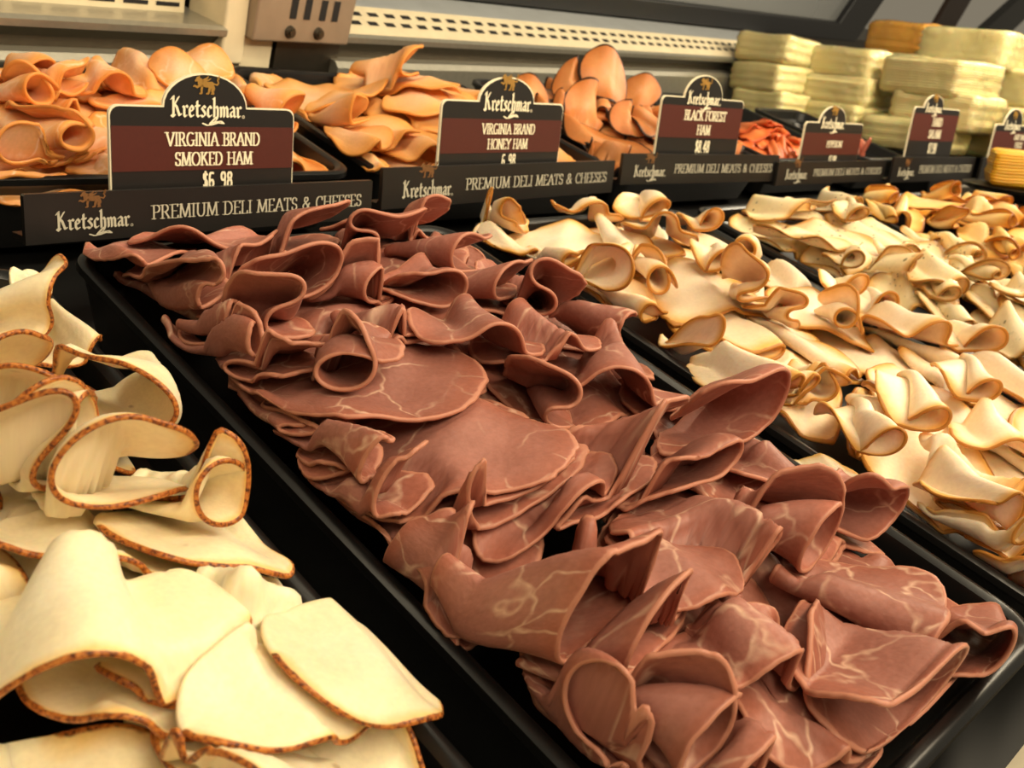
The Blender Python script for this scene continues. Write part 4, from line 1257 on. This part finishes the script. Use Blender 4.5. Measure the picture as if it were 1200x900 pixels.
# frame of the next door, and the dark fittings beyond it
d2_ = empty('door_post', DECK @ LEDGE)
tag(d2_, 'black slanting door post behind the cheese, at the top right corner', 'door post')
p_, q_ = lhit(1140, 48, .42), lhit(1215, -20, .42)
k_ = lhit(1172, 48, .42).x - p_.x
mb = MB(); mb.prism([(p_.x, p_.z), (p_.x + k_, p_.z), (q_.x + k_ + (q_.x - p_.x), q_.z + (q_.z - p_.z)), (q_.x + (q_.x - p_.x), q_.z + (q_.z - p_.z))], .42, .46)
mb.build('post_bar', M['doorframe'], d2_, edgebevel=.004)
p_, q_ = lhit(1085, 48, .45), lhit(1125, -20, .45)
mb = MB(); mb.prism([(p_.x, p_.z), (p_.x + k_ * .6, p_.z), (q_.x + k_ * .6, q_.z), (q_.x, q_.z)], .45, .47)
mb.build('track', plain('brown_track', srgb(70, 50, 38), .5), d2_)
p_, q_ = lhit(1000, 120, .40), lhit(1210, 130, .40)
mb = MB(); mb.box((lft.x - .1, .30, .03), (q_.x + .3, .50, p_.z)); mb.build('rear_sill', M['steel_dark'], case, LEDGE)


# ------------------------------------------------------------------ wrapped cheese
def cheese_mat(name, c, c2):
    m, nt, b = mat(name)
    L = nt.links.new
    tc = node(nt, 'ShaderNodeTexCoord')
    oi = node(nt, 'ShaderNodeObjectInfo')
    sx = node(nt, 'ShaderNodeSeparateXYZ'); L(tc.outputs['Object'], sx.inputs[0])
    n = node(nt, 'ShaderNodeTexNoise', i_Scale=14.0, i_Detail=3.0); L(tc.outputs['Object'], n.inputs['Vector'])
    ph = mth(nt, 'MULTIPLY_ADD', sx.outputs[2], 1500.0, mth(nt, 'MULTIPLY', n.outputs['Fac'], 14.0))
    w = mth(nt, 'SINE', ph)
    col = mix(nt, n.outputs['Fac'], c, c2)
    hv = node(nt, 'ShaderNodeHueSaturation'); L(col, hv.inputs['Color'])
    L(mth(nt, 'MULTIPLY_ADD', oi.outputs['Random'], .16, .92), hv.inputs['Value'])
    L(hv.outputs[0], b.inputs['Base Color'])
    b.inputs['Roughness'].default_value = .45
    b.inputs['Subsurface Weight'].default_value = .3
    b.inputs['Subsurface Scale'].default_value = .006
    bp = node(nt, 'ShaderNodeBump', i_Strength=.5, i_Distance=.0012)
    L(w, bp.inputs['Height']); L(bp.outputs[0], b.inputs['Normal'])
    return m


M['cheese'] = cheese_mat('pale_cheese', srgb(252, 240, 186), srgb(248, 230, 160))
M['cheese_orange'] = cheese_mat('orange_cheese', srgb(240, 186, 84), srgb(232, 168, 62))
M['cheese_yellow'] = cheese_mat('mustard_cheese', srgb(228, 174, 40), srgb(206, 146, 22))
wm, nt, b = mat('cling_film')
nt.nodes.remove(b)
tr = node(nt, 'ShaderNodeBsdfTransparent'); gs = node(nt, 'ShaderNodeBsdfGlossy', i_Roughness=.16)
mx = node(nt, 'ShaderNodeMixShader'); fr = node(nt, 'ShaderNodeFresnel', i_IOR=1.35)
tc = node(nt, 'ShaderNodeTexCoord'); nz = node(nt, 'ShaderNodeTexNoise', i_Scale=38.0, i_Detail=4.0, i_Distortion=1.6)
nt.links.new(tc.outputs['Object'], nz.inputs['Vector'])
bp = node(nt, 'ShaderNodeBump', i_Strength=1.0, i_Distance=.006)
nt.links.new(nz.outputs['Fac'], bp.inputs['Height'])
nt.links.new(bp.outputs[0], gs.inputs['Normal']); nt.links.new(bp.outputs[0], fr.inputs['Normal'])
nt.links.new(mth(nt, 'MULTIPLY_ADD', fr.outputs[0], .8, .03), mx.inputs[0]); nt.links.new(tr.outputs[0], mx.inputs[1]); nt.links.new(gs.outputs[0], mx.inputs[2])
nt.links.new(mx.outputs[0], nt.nodes['Material Output'].inputs[0])
M['film'] = wm


def slab(lx, ly, lz, seed, grow=0.0, n=(14, 14, 8), wob=.0022, rnd=.22):
    """soft-edged slab with sagging, slightly shifted slices"""
    rng = np.random.default_rng(seed)
    bm = bmesh.new()
    bmesh.ops.create_cube(bm, size=2.0)
    bmesh.ops.subdivide_edges(bm, edges=bm.edges[:], cuts=11, use_grid_fill=True)
    ph = rng.uniform(0, 6.28, 8)
    V, F = [], []
    hx, hy, hz = lx / 2, ly / 2, lz / 2
    r = min(hz * .55, .010)
    for v in bm.verts:
        p = np.array(v.co) * (hx, hy, hz)
        q = np.clip(p, (-hx + r, -hy + r, -hz + r), (hx - r, hy - r, hz - r))
        d = p - q
        ln = np.linalg.norm(d)
        if ln > 0:
            p = q + d / ln * (r + grow)
        lay = math.floor((p[2] + hz) / .0045)
        jit = np.array([math.sin(lay * 2.1 + ph[0]), math.sin(lay * 1.7 + ph[1]), 0]) * .0011
        sag = np.array([0, 0, math.sin(p[0] * 55 + ph[2]) * math.cos(p[1] * 42 + ph[3]) * .0022])
        bul = np.array([math.sin(p[1] * 60 + ph[4]), math.sin(p[0] * 70 + ph[5]), 0]) * .0014
        V.append(p + jit + sag * (p[2] + hz) / lz + bul + (np.array([0, 0, hz]) if True else 0))
    F = [[v.index for v in f.verts] for f in bm.faces]
    bm.free()
    return V, F


def pack(px, py, dist, lx, ly, lz, yaw, label, m='cheese', tilt=0.0, seed=0, wrap=True, name='cheese_pack', cat='cheese', group='wrapped cheese packs stacked at the back right'):
    """upright slab whose middle stands on the pixel's ray at a distance"""
    c = np.array([0, 0, CAM_H]) + ray(px, py) / FPX * dist
    P = D(*c)
    o = empty(name, Matrix.Translation(P - Vector((0, 0, lz / 2))) @ Matrix.Rotation(math.radians(yaw), 4, 'Z') @ Matrix.Rotation(math.radians(tilt), 4, 'Y'))
    V, F = slab(lx, ly, lz, seed)
    obj('cheese_slices', V, F, M[m], o, smooth=True)
    if wrap:
        V, F = slab(lx, ly, lz, seed, grow=.0012)
        obj('plastic_wrap', V, F, M['film'], o, smooth=True)
    tag(o, label, cat, group)
    return P - Vector((0, 0, lz / 2))


def riser(P, lx, ly, yaw, label):
    """black stand from the deck up to a stack's foot"""
    mw = Matrix.Translation(P - Vector((0, 0, .0005))) @ Matrix.Rotation(math.radians(yaw), 4, 'Z')
    n, p0, inv = DROT @ Vector((0, 0, 1)), D(0, 0, -.0648), mw.inverted()
    V = []
    for top in (0, 1):
        for x, y in ((-lx / 2, -ly / 2), (lx / 2, -ly / 2), (lx / 2, ly / 2), (-lx / 2, ly / 2)):
            w = mw @ Vector((x, y, 0))
            V.append((x, y, 0) if top else (x, y, min(-.002, p0.z - (n.x * (w.x - p0.x) + n.y * (w.y - p0.y)) / n.z - w.z)))
    o = obj('display_riser', V, [(0, 3, 2, 1), (4, 5, 6, 7), (0, 1, 5, 4), (1, 2, 6, 5), (2, 3, 7, 6), (3, 0, 4, 7)], M['black'], None, mw, edgebevel=.003)
    tag(o, label, 'display riser')


Y1 = -6
f1 = pack(905, 122, 1.90, 0.112, 0.120, 0.050, Y1, 'wrapped pale cheese pack at the bottom of the left stack, behind the pepperoni sign', seed=1)
pack(905, 92, 1.90, 0.117, 0.120, 0.053, Y1 - 3, 'wrapped pale cheese pack in the middle of the left stack', seed=2)
pack(912, 60, 1.90, 0.128, 0.120, 0.053, Y1 + 4, 'wrapped pale cheese pack on top of the left stack', seed=3, tilt=3)
f2 = pack(985, 137, 1.88, 0.119, .145, 0.051, Y1 - 4, 'wrapped pale cheese pack at the bottom of the middle stack, right above the pepperoni sign', seed=4)
pack(992, 107, 1.88, 0.119, .145, 0.054, Y1 + 5, 'wrapped cheese pack in the middle of the second stack', seed=5)
pack(1000, 76, 1.88, 0.124, .145, 0.056, Y1, 'wrapped cheese pack on top of the middle stack, left of the largest front pack', seed=6)
f3 = pack(1072, 158, 1.77, 0.121, .155, 0.055, Y1, 'wrapped pale cheese pack low in the front stack, left of the hard salami sign', seed=7)
pack(1110, 131, 1.77, 0.139, .155, 0.063, Y1 + 3, 'wrapped pale cheese pack behind the hard salami sign, under the largest front pack', seed=8)
pack(1103, 92, 1.77, 0.145, .155, 0.064, Y1 - 4, 'large wrapped cheese pack on top of the front stack, sharp right corner', seed=9)
f4 = pack(1150, 163, 1.84, 0.097, 0.104, 0.062, Y1 + 10, 'small pack in crumpled clear film low beside the hard salami sign', seed=10)
f5 = pack(1182, 148, 2.02, 0.158, 0.183, 0.073, Y1, 'wrapped pale cheese pack at the right edge, lowest of the rear stack', seed=13)
pack(1188, 104, 2.02, 0.158, 0.183, 0.073, Y1, 'wrapped pale cheese pack at the right edge, in the middle of the rear stack', seed=11)
pack(1145, 60, 2.02, 0.183, 0.183, 0.075, Y1 + 6, 'wrapped pale cheese pack on top of the rear stack at the upper right', seed=12)
f6 = pack(1062, 80, 2.08, 0.101, 0.134, 0.056, Y1, 'wrapped cheese pack hidden low behind the front stack, under the orange one', seed=15)
pack(1062, 46, 2.08, 0.101, 0.134, 0.062, Y1, 'orange cheese pack at the back, left of the topmost pale pack', m='cheese_orange', seed=14)
riser(f1, .15, .18, Y1, 'black stand under the left cheese stack')
riser(f2, .13, .15, Y1, 'black stand under the middle cheese stack')
riser(f3 + Vector((.02, .0, 0)), .15, .155, Y1, 'black stand under the front cheese stack')
riser(f5, .18, .17, Y1, 'black stand under the rear cheese stack at the right edge')
riser(f6, .12, .15, Y1, 'black stand under the orange cheese pack')
riser(f4, .09, .09, Y1, 'small black stand under the crumpled film pack')

# mustard-yellow cheese on its black dish, right edge
f7 = pack(1200, 199, 1.50, .110, .10, .052, 24, 'mustard yellow cheese block on a black dish at the right edge', m='cheese_yellow', seed=20, wrap=False, name='cheese_block', group=None)
mb = MB()
for k, (r0, r1, z0, z1) in enumerate(((.055, .078, -.014, -.002), (.078, .082, -.002, .003))):
    n = 28
    mb.cyl((0, 0, z0), (0, 0, 1), r0, z1 - z0, n, r1)
o = mb.build('black_dish', M['black'], None, Matrix.Translation(f7 - Vector((0, 0, .0036))), smooth=False)
tag(o, 'round black dish under the mustard yellow cheese at the right edge', 'dish')
riser(f7 - Vector((0, 0, .018)), .08, .08, 0, 'black stand under the round dish at the right edge')

# orange meat chips and a pink slice in the two rear trays on the right
CHIP = meat('orange_chips', srgb(236, 140, 84), srgb(228, 120, 62), srgb(216, 100, 46), srgb(190, 84, 40), sss=.2)
g3 = Heap(*REAR[3], .650, .925, -.036, -.012, .0022)
g3.H[:] = np.minimum(g3.H, -.012)
rng = random.Random(4)
for i in range(46):
    x = rng.uniform(868, 935); y = 158 + (x - 868) * .25 + rng.uniform(-8, 16)
    hero(g3, 'FWC'[i % 3], (x - 6, y - 4), (x + 6, y + 4), .004, None, .016, .0, 1, 900 + i, ns=15, nt=11, ragged=.6)
build_heap(g3, 'meat_chip', CHIP, .0022, 'meat chip', 'orange meat chips behind the black forest rail', 'small ragged orange meat chip in the rear tray between the black forest and pepperoni signs')
g4 = Heap(*REAR[4], .650, .880, -.036, .0, .0026)
for i, (A, B, lab) in enumerate((((1000, 158), (1015, 180), 'pink meat slice standing right of the pepperoni sign'), ((990, 165), (1000, 185), 'pink meat slice half hidden behind the pepperoni sign'), ((1018, 170), (1028, 185), 'small pink meat slice at the tray edge right of the pepperoni sign'))):
    hero(g4, 'P', A, B, .012, lab, .03, .02, 1, 960 + i, ns=25, nt=17)
PINK = meat('pink_meat', srgb(232, 160, 140), srgb(226, 146, 124), srgb(214, 130, 104), srgb(190, 104, 84), sss=.2)
build_heap(g4, 'meat_slice', PINK, .0026, 'meat slice', 'pink slices right of the pepperoni sign', 'pink slice')
